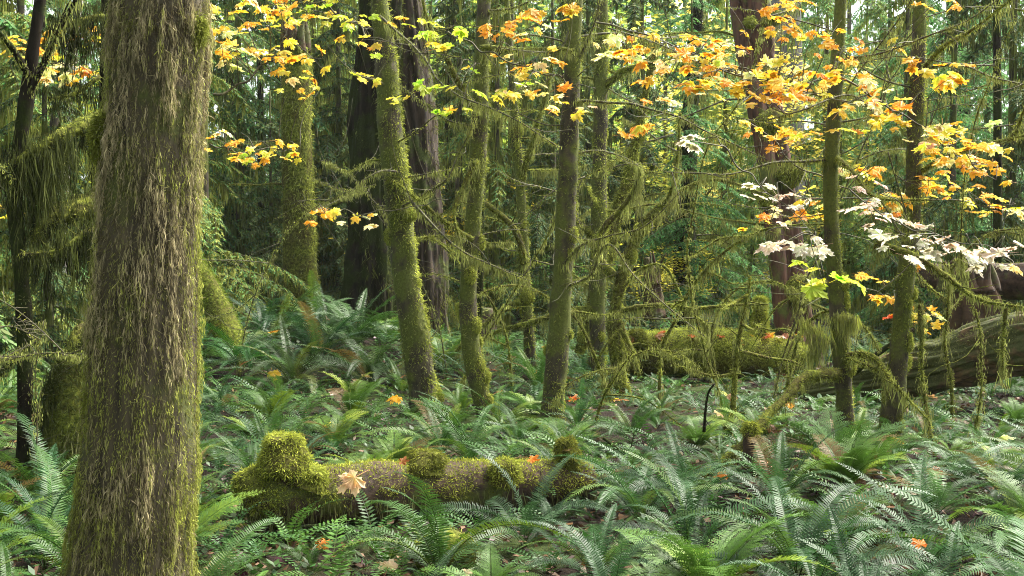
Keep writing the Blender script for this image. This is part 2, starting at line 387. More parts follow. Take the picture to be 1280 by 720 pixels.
def splinters(t, c0, rad, n, hmax, m):
    B = Buf()
    for k in range(n):
        a = RNG.random() * 6.283; rr = rad * (.5 + .5 * RNG.random()); b0 = c0 + np.array([math.cos(a) * rr, math.sin(a) * rr, -.12]); h = hmax * (.25 + .75 * RNG.random())
        g, _ = tube([b0, b0 + [rn(1)[0] * .02, 0, h * .6], b0 + [rn(1)[0] * .05, rn(1)[0] * .03, h + .12]], [rad * .32, rad * .2, .006], 6, 8, lambda p, n, s, a, R: R * .7 * fbm(p * 14, k)); add_tube(B, g)
    part('splinters', B, m, t)
def end_moss(t, hb, name='moss'):
    if hb.n: part(name, hb, M_FUR, t, kind='stuff')

# ---- 1 big foreground trunk
k = 5.2 / FPX
t, C, hb, (G, N) = trunk('conifer_tree', 'massive foreground conifer trunk shaggy with brown and green hanging moss', 'tree',
    [(166, 700), (172, 600), (180, 400), (189, 220), (198, 60), (202, -60)], [160, 152, 136, 130, 126, 124], 5.2, M_BIG,
    'massive shaggy trunk', nr=140, seg=.018, up=2.2, bump=.05, moss=0, furden=0, flare=.12, fluted=.0, seed=77)
n = 150000; rows = rnd(n) * (G.shape[0] - 1.01)
p, nn, tt = sample(G, N, n, rows=rows)
an = np.arctan2((p - C[(tt * (len(C) - 1)).astype(int)])[:, 1], (p - C[(tt * (len(C) - 1)).astype(int)])[:, 0]) * .24
q3 = np.stack([an, an * 0, p[:, 2]], 1); clump = fbm(q3 * [26, 1, 5.5], 31, 3); fine = fbm(q3 * [90, 1, 14], 35, 2); patch = fbm(q3 * [5, 1, 3.2], 44, 3) * 1.9
low = np.clip((1.1 - p[:, 2]) * .35, -.2, .35); edge = np.clip(np.abs(nn[:, 0]) - .62, 0, 1) * 1.5
side_g = patch + low + edge * .9 + fine * 1.2 + (rnd(n) - .5) * .7 + .10
c = mixc((.12, .10, .055), (.48, .41, .235), clump * 1.6 + fine + .5)
c = np.where((side_g > .15)[:, None], mixc(c, mixc((.17, .19, .04), (.46, .49, .10), rnd(n) * .7 + fine), (side_g - .15) * 2.2), c) * (.5 + .95 * rnd(n, 1))
lf = np.where(side_g > .5, .018, .034) * (.3 + 1.1 * rnd(n)) * (1 + clump)
keep = rnd(n) < np.clip(.8 + clump * 1.5 + fine * 1.2, .3, 1)
pp = p + nn * np.clip(.008 + .06 * clump + .04 * fine, 0, .035)[:, None]
wisp = (rnd(n) < .08)[:, None]
d = unit(nn * .05 + DOWN + rn(n, 3) * np.where(wisp, .9, .13)) * lf[:, None]
wd = .0018 + .0034 * rnd(n); K = keep
blades(hb, (pp - nn * .006)[K], d[K], (unit(np.cross(d, nn) + rn(n, 3) * .35) * wd[:, None] * .42)[K], c[K], bend=(nn * lf[:, None] * .12 + rn(n, 3) * lf[:, None] * .07)[K])
n = 90000; p, nn, tt = sample(G, N, n, rows=rnd(n) * (G.shape[0] - 1.01)); g1 = fbm(p * [9, 9, 4], 61, 3) * 2.2 + fbm(p * [3, 3, 2], 62, 2) * 1.5 + .45 + np.clip(1.1 - p[:, 2], -.3, .6) * .3
c = mixc((.13, .105, .055), (.22, .225, .06), g1 + (rnd(n) - .5) * .7) * (.55 + .8 * rnd(n, 1)); d = unit(nn * .3 + DOWN + rn(n, 3) * .42) * (.012 + .02 * rnd(n, 1))
diamonds(hb, p - nn * .003, d, unit(np.cross(d, nn) + rn(n, 3) * .2) * (.0012 + .0014 * rnd(n, 1)), c)
# moss tufts bulging on the left side
for (bx, bz, br, nn_) in ((122, 175, .085, 3500), (100, 690, .10, 4500), (112, 500, .06, 1800), (262, 40, .05, 1800), (245, 150, .035, 900), (215, 690, .05, 1500)):
    cpt = P(bx + 10, bz, 5.2) if bx < 180 else P(bx - 10, bz, 5.2); cpt[1] -= .06
    q = unit(rn(nn_, 3)); pos = cpt + q * br * [.35, .6, 1.1] * (.75 + .3 * rnd(nn_, 1))
    fur(hb, pos, q, .018 + .03 * rnd(nn_), .003 + .003 * rnd(nn_), mixc((.15, .17, .03), (.28, .31, .05), rnd(nn_)) * (.6 + .7 * rnd(nn_, 1)), out=.6, down=.7, jit=.5)
end_moss(t, hb)

# ---- dark cedar behind it with curtain moss on drooping limbs
t, C, hb, _ = trunk('cedar_tree', 'dark cedar behind the massive trunk, its drooping limbs draped in moss curtains', 'tree',
    [(118, 600), (124, 400), (130, 200), (134, 0)], [34, 28, 22, 18], 8.6, M_DARK, 'curtain-draped cedar', nr=20, seg=.05, moss=.2, furden=2600, furlen=.05, fcol=(DK, (.06, .075, .018), OL), down=1)
for q, r, l in (([(130, 148, 8.5), (100, 158, 8.3), (60, 178, 8.1), (10, 206, 7.9)], .05, .75), ([(128, 256, 8.5), (95, 262, 8.3), (55, 276, 8.1), (40, 305, 8)], .085, .62),
                ([(128, 282, 8.3), (110, 286, 8.1), (90, 300, 8), (60, 316, 7.9), (25, 318, 7.8)], .018, .42), ([(130, 20, 8.5), (100, 25, 8.3), (60, 35, 8.2)], .012, .25),
                ([(125, 400, 8.4), (100, 420, 8.2), (75, 470, 8), (62, 520, 7.9)], .035, .6), ([(125, 95, 8.5), (90, 120, 8.4), (60, 122, 8.3)], .01, .2)):
    w_ = ppts(q); branch_obj(t, w_, r, .006, .9, 0, hb=hb, twigs=4); curtain(hb, w_, l * 1.3, 190, (.012, .015, .006), (.10, .12, .028))
end_moss(t, hb)

# ---- left dark leaning stem
t, C, hb, _ = trunk('maple_tree', 'thin black-barked leaning tree near the photo\'s left edge', 'tree',
    [(30, 560), (31, 420), (24, 310), (19, 235), (32, 130), (50, 0)], [24, 24, 23, 24, 24, 18], 8.0, M_DARK, 'black-barked leaning tree', nr=18, moss=.1, furden=2500, furlen=.02, fcol=(DK, (.06, .075, .018), OL))
for q in ([(20, 240, 8), (5, 215, 7.8), (-20, 185, 7.6)], [(38, 100, 8), (15, 60, 7.8), (-20, 20, 7.6)], [(28, 440, 8), (5, 460, 7.9), (-20, 500, 7.8)], [(30, 130, 8), (60, 60, 7.9), (100, -10, 7.8)]):
    branch_obj(t, ppts(q), .022, .01, .3, .06, m=M_DARK, hb=hb, twigs=3)
end_moss(t, hb)
t, C, hb, _ = trunk('maple_tree', 'bent olive mossy sapling beside the white-barked trunk', 'tree', [(62, 330), (66, 170), (88, 70), (98, 0)], [18, 16, 14, 12], 15, M_YOUNG, 'bent olive sapling', nr=12, seg=.08, furden=700, furlen=.03)
end_moss(t, hb)
t, C, hb, _ = trunk('birch_tree', 'white-barked trunk glimpsed behind the bent olive sapling', 'tree', [(72, 380), (80, 170), (92, 40), (98, 0)], [22, 19, 15, 13], 22, M_PALE, None, nr=12, seg=.12, furden=60)
end_moss(t, hb)

# ---- snag with broken top
t, C, hb, (G, N) = trunk('broken_tree', 'thick mossy snag with a snapped-off top behind yellow leaves', 'dead tree', [(378, 390), (375, 300), (371, 180), (369, 60)], [50, 43, 40, 37], 20, M_MOSS, 'snapped-off mossy snag', nr=36, seg=.05, up=0, furden=1400, furlen=.06, bump=.09, moss=.35, down=.8)
top = C[-1]; B = Buf()
for a in np.arange(7) * .9:
    b0 = top + np.array([math.cos(a), math.sin(a), -.4]) * .17; g, nn_ = tube([b0, b0 + [0, 0, .3], b0 + [rn(1)[0] * .03, 0, .42 + .22 * RNG.random()]], [.08, .06, .015], 8, 10); add_tube(B, g)
    q, qn, _t = sample(g, nn_, 160); fur(hb, q, qn, .03 + .04 * rnd(160), .007 + .004 * rnd(160), jitc((.12, .11, .035), 160))
part('broken_top', B, M_STUMP, t)
q = ppts([(372, 75, 19.8), (372, 62, 19.7), (366, 56, 19.6)])
branch_obj(t, q, .05, .03, .9, 0, hb=hb); rand_branches(t, C, None, hb, 5, 1.5, 4, .5, 1.3, .5, .15, .014)
end_moss(t, hb)

# ---- twin giant
t, C, hb, _ = trunk('fir_tree', 'giant tree with deeply buttressed, moss-packed trunk behind the leaning mossy tree', 'tree', [(462, 470), (462, 380), (466, 250), (470, 120), (474, 0)], [92, 80, 74, 66, 60], 16.0, M_DARK, 'buttressed mossy giant', nr=90, seg=.04, fluted=1.1, furden=700, furlen=.08, moss=.15, bump=.16, fcol=(DK, (.055, .065, .016), (.13, .15, .03)), down=1, flare=.25)
end_moss(t, hb)
t, C, hb, _ = trunk('fir_tree', 'tall fir with deeply furrowed red-brown bark beside the buttressed mossy giant', 'tree', [(533, 455), (530, 340), (522, 200), (514, 80), (508, 0)], [64, 60, 62, 58, 54], 16.6, M_FIR, 'furrowed red-brown fir', nr=90, seg=.04, fluted=1.0, furden=900, furlen=.06, moss=.1, bump=.16, fcol=((.08, .06, .03), (.12, .13, .035), GR), down=.9, patch=.25, flare=.2)
end_moss(t, hb)

# ---- slim mossy trees of the middle
t, C, hb, _ = trunk('maple_tree', 'bright green mossy tree leaning left in front of the giant twin trunks', 'tree',
    [(531, 512), (522, 440), (507, 350), (500, 270), (491, 200), (484, 100), (474, 0)], [46, 46, 43, 42, 40, 36, 29], 11.6, M_YOUNG, 'leaning mossy tree', nr=36, seg=.02, furden=7000, furlen=.028, bump=.08, moss=.45)
g_ = P(512, 268, 11.5); n = 900; q = unit(rn(n, 3)); fur(hb, g_ + q * .05 * (.8 + .3 * rnd(n, 1)), q, .02 + .02 * rnd(n), .004 + .003 * rnd(n), jitc((.2, .23, .035), n, .5), out=.7)
for q in ([(475, 20, 11.5), (520, 60, 11.2), (560, 110, 10.9), (640, 150, 10.6), (700, 185, 10.4)], [(505, 240, 11.5), (560, 300, 11), (610, 330, 10.6), (660, 350, 10.4)], [(498, 215, 11.5), (470, 215, 11.3), (435, 242, 11.2)], [(500, 260, 11.5), (550, 230, 11.2), (580, 180, 11), (600, 120, 10.8)]):
    branch_obj(t, ppts(q), .011, .003, .35, .10, hb=hb, twigs=7)
rand_branches(t, C, None, hb, 7, 1.6, 4.2, .5, 1.4, .5, .15, .008)
end_moss(t, hb)
t, C, hb, _ = trunk('maple_tree', 'slender mossy tree with a curved foot, just right of the leaning mossy tree', 'tree',
    [(612, 528), (600, 490), (589, 440), (585, 370), (592, 270), (598, 180), (602, 90), (605, 0)], [32, 30, 30, 27, 27, 27, 24, 22], 11.2, M_YOUNG, 'curve-footed slender tree', nr=26, seg=.025, furden=6000, furlen=.024, bump=.09, moss=.3)
for q in ([(598, 140, 11.1), (570, 95, 10.9), (540, 40, 10.7), (525, -20, 10.5)], [(595, 200, 11), (572, 250, 10.9), (575, 300, 10.8)], [(600, 60, 11.1), (650, 62, 10.9), (700, 62, 10.8), (715, 64, 10.7)], [(590, 300, 11.1), (540, 265, 10.9), (490, 225, 10.8)]):
    branch_obj(t, ppts(q), .022, .006, .75, .16, hb=hb, twigs=4)
rand_branches(t, C, None, hb, 6, 1.6, 4.2, .5, 1.2, .6, .2, .008)
end_moss(t, hb)
t, C, hb, _ = trunk('maple_tree', 'straight dark-striped tree', 'tree',
    [(688, 530), (696, 450), (703, 350), (709, 230), (714, 120), (719, 0)], [36, 35, 34, 32, 29, 24], 11.0, M_YOUNG, 'dark-striped straight tree', nr=30, seg=.025, furden=4300, furlen=.024, bump=.08, moss=.1, patch=.15)
t['label'] = 'straight tree with dark stripes of bark between moss, beside the pale olive tree'
for q in ([(712, 130, 11), (760, 128, 10.7), (820, 138, 10.4), (880, 160, 10.1), (960, 200, 9.8)], [(718, 20, 11), (700, 60, 10.9), (670, 66, 10.7), (620, 60, 10.5)], [(705, 330, 10.9), (740, 300, 10.7), (790, 290, 10.5), (850, 240, 10.3)],
          [(715, 90, 11), (740, 40, 10.9), (752, -10, 10.8)], [(702, 360, 11), (735, 345, 10.8), (760, 305, 10.6), (800, 350, 10.4), (880, 420, 10.2)]):
    branch_obj(t, ppts(q), .012, .003, .4, .12, hb=hb, twigs=7)
rand_branches(t, C, None, hb, 7, 1.6, 4.2, .5, 1.4, .4, .15, .008)
end_moss(t, hb)
t, C, hb, _ = trunk('maple_tree', 'thin moss-sleeved sapling between the two middle slender trees, set further back', 'tree',
    [(664, 478), (660, 400), (655, 340), (652, 260), (645, 170), (640, 100)], [20, 17, 17, 15, 15, 11], 14.2, M_YOUNG, 'thin moss-sleeved sapling', nr=14, seg=.04, up=1.5, furden=4500, furlen=.035, bump=.14, moss=.5)
for q in ([(650, 240, 14.2), (662, 190, 14.1), (675, 140, 14), (690, 80, 13.9)], [(655, 330, 14.1), (640, 280, 14), (600, 250, 13.9), (570, 240, 13.8)], [(657, 372, 14.2), (620, 392, 14), (590, 418, 13.9), (570, 440, 13.8)]):
    branch_obj(t, ppts(q), .03, .01, .9, .28, hb=hb, twigs=4)
rand_branches(t, C, None, hb, 6, 1.2, 4, .5, 1.2, .7, .3, .01)
end_moss(t, hb)
t, C, hb, _ = trunk('maple_tree', 'pale olive tree standing just right of the dark-striped straight tree', 'tree',
    [(745, 480), (747, 400), (748, 300), (750, 180), (752, 60), (753, 0)], [27, 26, 26, 23, 20, 19], 14.0, M_YOUNG, 'pale olive tree', nr=22, seg=.04, furden=4000, furlen=.03, bump=.1, moss=.35)
for q in ([(750, 110, 14), (775, 95, 13.9), (790, 85, 13.7), (870, 70, 13.6)], [(748, 300, 14), (725, 280, 13.9), (705, 250, 13.9)], [(748, 385, 14), (700, 392, 14), (650, 405, 14.1), (600, 425, 14.2)]):
    branch_obj(t, ppts(q), .035, .012, .9, .26, hb=hb, twigs=3)
rand_branches(t, C, None, hb, 7, 1.2, 4.2, .5, 1.5, .7, .3, .01)
end_moss(t, hb)
# forked thicket
t, C, hb, _ = trunk('maple_tree', 'crooked moss-furred tree forking low, with a horizontal limb over the mossy log', 'tree',
    [(775, 475), (768, 420), (770, 380), (785, 320), (805, 280), (835, 248)], [22, 20, 18, 18, 15, 9], 13.2, M_MOSS, 'crooked forking tree', nr=14, seg=.03, up=0, furden=5500, furlen=.035, bump=.16, moss=.6)
for q, r in (([(768, 345, 13.2), (745, 300, 13.1), (790, 240, 13), (800, 205, 12.9)], .035), ([(775, 388, 13.2), (830, 382, 13), (880, 384, 12.8), (960, 380, 12.6)], .02), ([(835, 248, 13.2), (870, 228, 13.1), (905, 225, 13), (960, 245, 12.9)], .016),
             ([(770, 395, 13.2), (785, 430, 13.1), (800, 470, 13)], .03), ([(835, 248, 13.1), (842, 225, 13), (845, 190, 12.9), (850, 140, 12.8)], .012), ([(772, 370, 13.2), (820, 330, 13), (870, 395, 12.9), (885, 410, 12.8)], .01)):
    branch_obj(t, ppts(q), r, .008, .95, .3, hb=hb, twigs=3)
end_moss(t, hb)
t, C, hb, _ = trunk('maple_tree', 'bright moss-thick leaning stem crossing behind the pale olive tree', 'tree',
    [(722, 470), (735, 400), (752, 340), (768, 280), (786, 220), (800, 150)], [22, 22, 24, 24, 20, 12], 14.9, M_MOSS, None, nr=14, seg=.04, up=1.0, furden=4200, furlen=.04, bump=.16, moss=.8)
rand_branches(t, C, None, hb, 6, 1.0, 3.4, .5, 1.2, .8, .35, .014)
end_moss(t, hb)

# ---- big reddish tree at the right, with a fused twin stem and moss burls
t, C, hb, (G, N) = trunk('cedar_tree', 'big reddish-brown tree with round moss burls, at the right of the crooked forking tree', 'tree',
    [(1000, 455), (994, 390), (984, 290), (973, 210), (958, 120), (942, 0)], [60, 46, 40, 38, 38, 42], 15.5, M_RED, 'reddish burled tree', nr=60, seg=.035, fluted=.5, furden=160, furlen=.05, bump=.1, moss=-.1, patch=0., flare=.3)
B = Buf(); g, nn_ = tube(ppts([(985, 460, 15.35), (972, 330, 15.35), (960, 220, 15.35), (944, 120, 15.4), (932, 60, 15.5), (924, 0, 15.6), (912, -120, 15.7)]), [.12, .11, .11, .12, .12, .11, .08], 30, 130, lambda p, n, s, a, R: R * .3 * fbm(p * [9, 9, 3], 4, 3)); add_tube(B, g)
part('twin_stem', B, M_RED, t)
for bx, by, br in ((962, 152, .17), (990, 216, .16), (968, 20, .09), (938, 26, .05), (1004, 360, .2), (958, 245, .12)):
    cpt = P(bx, by, 15.25); B = Buf(); th, ph = np.meshgrid(np.linspace(0, math.pi, 15), np.arange(20) / 20 * 6.283, indexing='ij')
    q = np.stack([np.sin(th) * np.cos(ph), np.sin(th) * np.sin(ph), -np.cos(th)], -1); Gb = cpt + q * br * (1 + .5 * fbm(q * 2 + bx, 3)[..., None]) * [1, .8, .8]; add_tube(B, Gb, caps=False); part('moss_burl', B, M_MOSS, t)
    s_, sn, _ = sample(Gb, q, 1500); fur(hb, s_, sn, .03 + .04 * rnd(1500), .006 + .004 * rnd(1500), mixc(GR, YG, rnd(1500)) * (.6 + .6 * rnd(1500, 1)))
    curtain(hb, [cpt + [-br * .7, -.05, -br * .3], cpt + [br * .7, -.05, -br * .3]], .3, 130, OL, YG, .03)
rand_branches(t, C, None, hb, 9, 1.2, 4.2, .8, 2.0, .5, .25, .012)
end_moss(t, hb)

# ---- two slim foreground trees at the right
t, C, hb, _ = trunk('maple_tree', 'slim upright mossy tree in front of the weathered log\'s tip', 'tree',
    [(1058, 565), (1054, 480), (1048, 400), (1042, 320), (1038, 240), (1044, 120), (1051, 0)], [28, 28, 26, 25, 23, 23, 19], 9.6, M_YOUNG, 'slim upright tree', nr=26, seg=.02, furden=6500, furlen=.02, bump=.1, moss=.25, fcol=((.10, .10, .03), GR, YG), patch=.5)
for q, r, hl, ms in (([(1050, 468, 9.6), (1010, 470, 9.2), (975, 500, 8.9), (940, 545, 8.6), (890, 585, 8.4), (830, 605, 8.3), (780, 628, 8.2)], .032, .16, .95),
          ([(1052, 445, 9.6), (1080, 440, 9.4), (1105, 465, 9.2), (1130, 492, 9), (1160, 525, 8.9)], .02, .2, .9),
          ([(1040, 85, 9.6), (1070, 72, 9.3), (1130, 60, 9), (1200, 30, 8.8), (1260, -10, 8.6)], .009, .05, .3),
          ([(1038, 200, 9.6), (980, 205, 9.4), (900, 215, 9.2), (830, 215, 9)], .009, .12, .4),
          ([(1043, 195, 9.6), (1065, 215, 9.3), (1090, 245, 9), (1160, 250, 8.9)], .014, .08, .8), 
          ([(1046, 150, 9.6), (1075, 90, 9.4), (1120, 30, 9.2), (1150, -20, 9.1)], .006, .02, .2),
          ([(1040, 130, 9.6), (990, 100, 9.4), (900, 85, 9.2), (760, 35, 9)], .007, .06, .2)):
    branch_obj(t, ppts(q), r, .004, ms, hl, hb=hb, twigs=6, fuzz=1.5)
curtain(hb, ppts([(1045, 395, 9.5), (1068, 398, 9.5)]), .3, 500, OL, YG, .01)
curtain(hb, ppts([(1000, 395, 9.4), (1030, 420, 9.4), (1012, 440, 9.4)]), .38, 180, OL, YG, .02)
rand_branches(t, C, None, hb, 5, 1.4, 3.4, .5, 1.2, .4, .15, .006)
end_moss(t, hb)
t, C, hb, _ = trunk('maple_tree', 'mossy tree leaning right in front of the long weathered log, mossy limbs reaching right', 'tree',
    [(1108, 572), (1116, 510), (1124, 440), (1132, 350), (1140, 260), (1145, 150), (1150, 0)], [34, 36, 31, 27, 27, 26, 20], 9.4, M_YOUNG, 'right-leaning mossy tree', nr=30, seg=.02, furden=6500, furlen=.022, bump=.1, moss=.45, fcol=((.10, .10, .03), GR, YG), patch=.5)
for q, r, hl, ms in (([(1150, 215, 9.4), (1185, 195, 9.1), (1230, 180, 8.9), (1300, 165, 8.6)], .018, .07, .6), ([(1265, 173, 8.8), (1272, 160, 8.8), (1283, 130, 8.7)], .014, .03, .8),
          ([(1150, 90, 9.4), (1180, 58, 9.1), (1220, 38, 8.9), (1275, -10, 8.6)], .014, .17, .6), ([(1152, 85, 9.4), (1200, 80, 9.1), (1240, 95, 8.9), (1290, 108, 8.6)], .01, .04, .3),
          ([(1095, 305, 9.2), (1135, 318, 9.1), (1180, 345, 9), (1225, 372, 8.9), (1285, 385, 8.7)], .024, .2, .95), ([(1098, 245, 9.2), (1140, 300, 9), (1110, 190, 8.8)], .006, .03, .2),
          ([(1120, 500, 9.4), (1110, 470, 9.3), (1085, 455, 9.2), (1060, 448, 9.1)], .02, .1, .9), ([(1150, 380, 9.1), (1152, 430, 9.1), (1155, 510, 9.1), (1172, 590, 9.1)], .012, .15, .95), ([(1258, 385, 8.8), (1256, 430, 8.8), (1256, 470, 8.8)], .009, .14, .95),
          ([(1100, 150, 9.2), (1060, 120, 9.1), (1000, 140, 8.9), (960, 150, 8.8)], .007, .05, .3)):
    branch_obj(t, ppts(q), r, .005, ms, hl, hb=hb, twigs=5, fuzz=1.5)
rand_branches(t, C, None, hb, 6, 1.4, 3.4, .5, 1.2, .4, .15, .006)
end_moss(t, hb)

# ---- further trunks
t, C, hb, _ = trunk('spruce_tree', 'dark straight trunk hung with black moss, behind the crooked forking tree', 'tree', [(856, 430), (856, 330), (860, 200), (868, 60), (872, 0)], [34, 30, 26, 18, 17], 22, M_DARK, 'black moss-hung trunk', nr=20, seg=.08, moss=.1, furden=500, furlen=.08, fcol=(DK, (.04, .05, .016), OL), down=1, bump=.14)
rand_branches(t, C, None, hb, 8, 1.5, 5, .8, 2, .6, .5, .02)
end_moss(t, hb)
for px, w_, Y_, m, lab, path in (
    (1247, 11, 16, M_DARK, 'thin dark pole-like trunk near the right edge above the broken red stump', [(1247, 400), (1247, 200), (1246, 0)]),
    (988, 46, 44, M_GREY, 'very wide pale grey trunk seen hazily behind the reddish burled tree', [(990, 400), (985, 200), (982, 0)]),
    (326, 9, 26, M_DARK, 'thin dark pole trunk left of the snapped snag', [(328, 380), (326, 200), (325, 0)]),
        (560, 14, 24, M_DARK, 'slim dark trunk just right of the furrowed fir', [(566, 420), (562, 200), (565, 0)]),
    (412, 14, 30, M_DARK, 'slim dark trunk between the snapped snag and the buttressed giant', [(414, 380), (412, 200), (410, 0)]),
    (1200, 30, 34, M_DARK, 'broad dark trunk deep in the hemlocks above the broken red stump', [(1205, 400), (1200, 200), (1196, 0)]),
    (600, 10, 12.6, M_DARK, 'thin black stem standing directly behind the curve-footed slender tree', [(598, 470), (600, 360), (603, 200), (606, 0)]),
    (290, 26, 34, M_FIR, 'distant brown trunk beside the massive shaggy trunk', [(296, 380), (292, 200), (290, 0)])):
    t, C, hb, _ = trunk('conifer_tree', lab, 'tree', path, [w_ * 1.15, w_, w_ * .9], Y_, m, None, nr=16, seg=.12, up=3, moss=.1, furden=90 if Y_ > 14 else 1500, furlen=.05, fcol=(DK, OL, GR), bump=.1)
    end_moss(t, hb)

# ------------------------------------------------------------------ logs and stumps
def log(name, label, cat, pts, rad, m, short, nr=60, seg=.02, rough=.12, ridge=0., furden=9000, topcol=(GR, YG), cover=.35, knobs=(), hangs=0, seed=3, flen=.02, group=None):
    pts = [np.asarray(p) for p in pts]; L = sum(np.linalg.norm(pts[i + 1] - pts[i]) for i in range(len(pts) - 1)); nl = max(10, int(L / seg))
    def disp(p, n, s, a, R):
        r = R * rough * 2.2 * fbm(p * (.55 / R.mean()), seed, 4)
        if ridge: r = r - R * ridge * (1 - np.abs(2 * vn(np.stack([np.cos(a + 1.2 * fbm(p * 1.7, seed)) * 3.5, np.sin(a + 1.2 * fbm(p * 1.7, seed)) * 3.5, s * 1.3], -1), seed + 2) - 1)) ** 2 - R * ridge * .4 * (1 - np.abs(2 * vn(np.stack([np.cos(a) * 13, np.sin(a) * 13, s * 2], -1), seed + 2) - 1)) ** 2
        return r
    G, N = tube(pts, rad, nr, nl, disp); G[0] = G[0].mean(0) * .25 + G[0] * .75; base = G[nl // 2].mean(0); base[2] = G[..., 2].min()
    t = thing(name, label, cat, tuple(base), group); B = Buf(); add_tube(B, G); part('trunk', B, m, t)
    hb = Buf(); A = L * np.mean(rad) * 6.28; n = int(furden * A); p, nn, _ = sample(G, N, n)
    up = nn[:, 2] + fbm(p * 4, seed + 7, 3) * 1.9 + fbm(p * 17, seed + 8, 2) * 1.1; k = rnd(n) < np.clip((up + cover) * 2.2, 0, 1); p, nn, up = p[k], nn[k], up[k]; n = len(p)
    c = mixc(topcol[0], topcol[1], up * .7 + (rnd(n) - .4) * .6) * (.6 + .7 * rnd(n, 1))
    fur(hb, p, nn, flen * (.4 + 1.3 * rnd(n)), .003 + .003 * rnd(n), c, out=.8, down=.35, jit=.6)
    for (kp, ax, r, h, kc) in knobs:
        kp = np.asarray(kp); q = [kp, kp + np.array(ax) * h * .5, kp + np.array(ax) * h * .92, kp + np.array(ax) * h]
        Gk, Nk = tube(q, [r * 1.15, r, r * .72, r * .12], 28, 26, lambda p, n, s, a, R: R * .95 * fbm(p * 11, seed + 5, 3)); B = Buf(); add_tube(B, Gk); part('branch_stub', B, M_MOSS, t)
        nk = int(26000 * r * h * 6 + 600); p, nn, _ = sample(Gk, Nk, nk); fur(hb, p, nn, flen * (.5 + 1.4 * rnd(nk)), .003 + .003 * rnd(nk), mixc(kc[0], kc[1], rnd(nk) * .8 + nn[:, 2] * .4) * (.6 + .7 * rnd(nk, 1)), out=.8, down=.4, jit=.6)
    if hangs: 
        n = hangs; p, nn, _ = sample(G, N, n); k = np.abs(nn[:, 2] + .25) < .3; p = p[k]; n = len(p); hang(hb, p + nn[k] * .01, .04 + .12 * rnd(n), .003 + .005 * rnd(n), mixc((.06, .06, .02), OL, rnd(n)))
    end_moss(t, hb); 
    if short: landmarks.append((short, float(base[0]), float(base[1])))
    return t, G
KC = ((.19, .22, .035), (.52, .56, .08)); KD = ((.10, .105, .025), (.34, .37, .05))
log('fallen_log', 'short mossy log lying among ferns in the foreground, one pale maple leaf on it', 'log',
    [P(306, 632, 7.0), P(340, 622, 7.05), P(430, 618, 7.2), P(540, 612, 7.45), P(640, 606, 7.7), P(735, 604, 7.9)], [.12, .18, .165, .16, .15, .13], M_ROT, 'foreground mossy log', nr=90, seg=.012, rough=.17, furden=21000, cover=.25, hangs=3500, flen=.022, topcol=((.17, .19, .03), (.5, .54, .08)),
    knobs=[(P(354, 592, 6.98), (.05, 0, 1), .12, .22, KC), (P(322, 612, 7.0), (-.3, -.1, 1), .10, .12, KC), (P(384, 604, 7.02), (.45, -.1, .9), .10, .10, KC), (P(533, 590, 7.4), (.1, 0, 1), .115, .125, KD), (P(631, 602, 7.5), (-.05, -.2, 1), .085, .13, KC), (P(712, 588, 7.8), (-.12, 0, 1), .07, .2, KD)], seed=12)
log('fallen_log', 'long weathered grey-brown log at the right, bare cracked wood with thin moss on top', 'log',
    [P(975, 505, 13.4), P(1060, 485, 13.0), P(1150, 462, 12.6), P(1250, 436, 12.2), P(1400, 405, 11.6), P(1560, 370, 11)], [.16, .24, .30, .335, .36, .38], M_LOGW, 'long weathered log', nr=130, seg=.025, rough=.13, ridge=.2, furden=3500, cover=-.05, flen=.03, topcol=(OL, GR), seed=21)
log('fallen_log', 'thick bright-moss log lying behind the crooked forking tree, fallen leaves on top', 'log',
    [P(775, 446, 15.0), P(850, 444, 14.9), P(930, 446, 14.8), P(1010, 456, 14.7)], [.27, .29, .28, .22], M_MOSS, 'thick bright-moss log', nr=60, seg=.035, rough=.2, furden=8500, cover=.5, flen=.04, topcol=((.2, .23, .04), (.55, .6, .1)), seed=33,
    knobs=[(P(796, 428, 14.7), (0, -.2, 1), .1, .14, KD), (P(950, 420, 14.8), (0, 0, 1), .07, .45, KC)])
log('fallen_log', 'upper decayed log resting behind the weathered one, dark at its broken end', 'log',
    [P(1150, 345, 15.0), P(1230, 350, 14.6), P(1330, 352, 14), P(1450, 350, 13.5)], [.16, .22, .24, .26], M_ROT, None, nr=50, seg=.05, rough=.12, ridge=.12, furden=1300, cover=-.1, flen=.03, seed=41)
log('tree_stump', 'broken reddish-brown rotten stump behind the long weathered log', 'stump',
    [P(1215, 440, 14.0), P(1218, 385, 14.0), P(1208, 340, 14.0), P(1195, 322, 14.05)], [.4, .34, .26, .1], M_STUMP, 'red rotten stump', nr=60, seg=.03, rough=.16, ridge=.3, furden=250, cover=-.2, seed=51)
log('tree_stump', 'small dark moss-capped stub under the arching mossy branch', 'stump', [P(936, 600, 8.5), P(937, 570, 8.5), P(938, 540, 8.5)], [.062, .055, .045], M_ROT, 'moss-capped stub', nr=24, seg=.012, furden=12000, cover=-.2, seed=61, knobs=[(P(938, 545, 8.5), (.1, 0, 1), .05, .09, KC)])
log('moss_mound', 'low brown and green mossy hummock among ferns beside the moss-capped stub', 'mound', [P(950, 640, 7.9), P(1010, 615, 7.9), P(1060, 625, 7.9)], [.06, .17, .06], M_MOSS, None, nr=40, seg=.015, furden=13000, cover=.1, seed=71, topcol=(OL, YG))
log('moss_mound', 'bright moss lump at the foot of the foreground ferns below the log', 'mound', [P(520, 700, 6.4), P(560, 690, 6.4), P(600, 705, 6.4)], [.07, .12, .06], M_MOSS, None, nr=40, seg=.015, furden=16000, cover=.4, seed=75, topcol=(GR, YG))
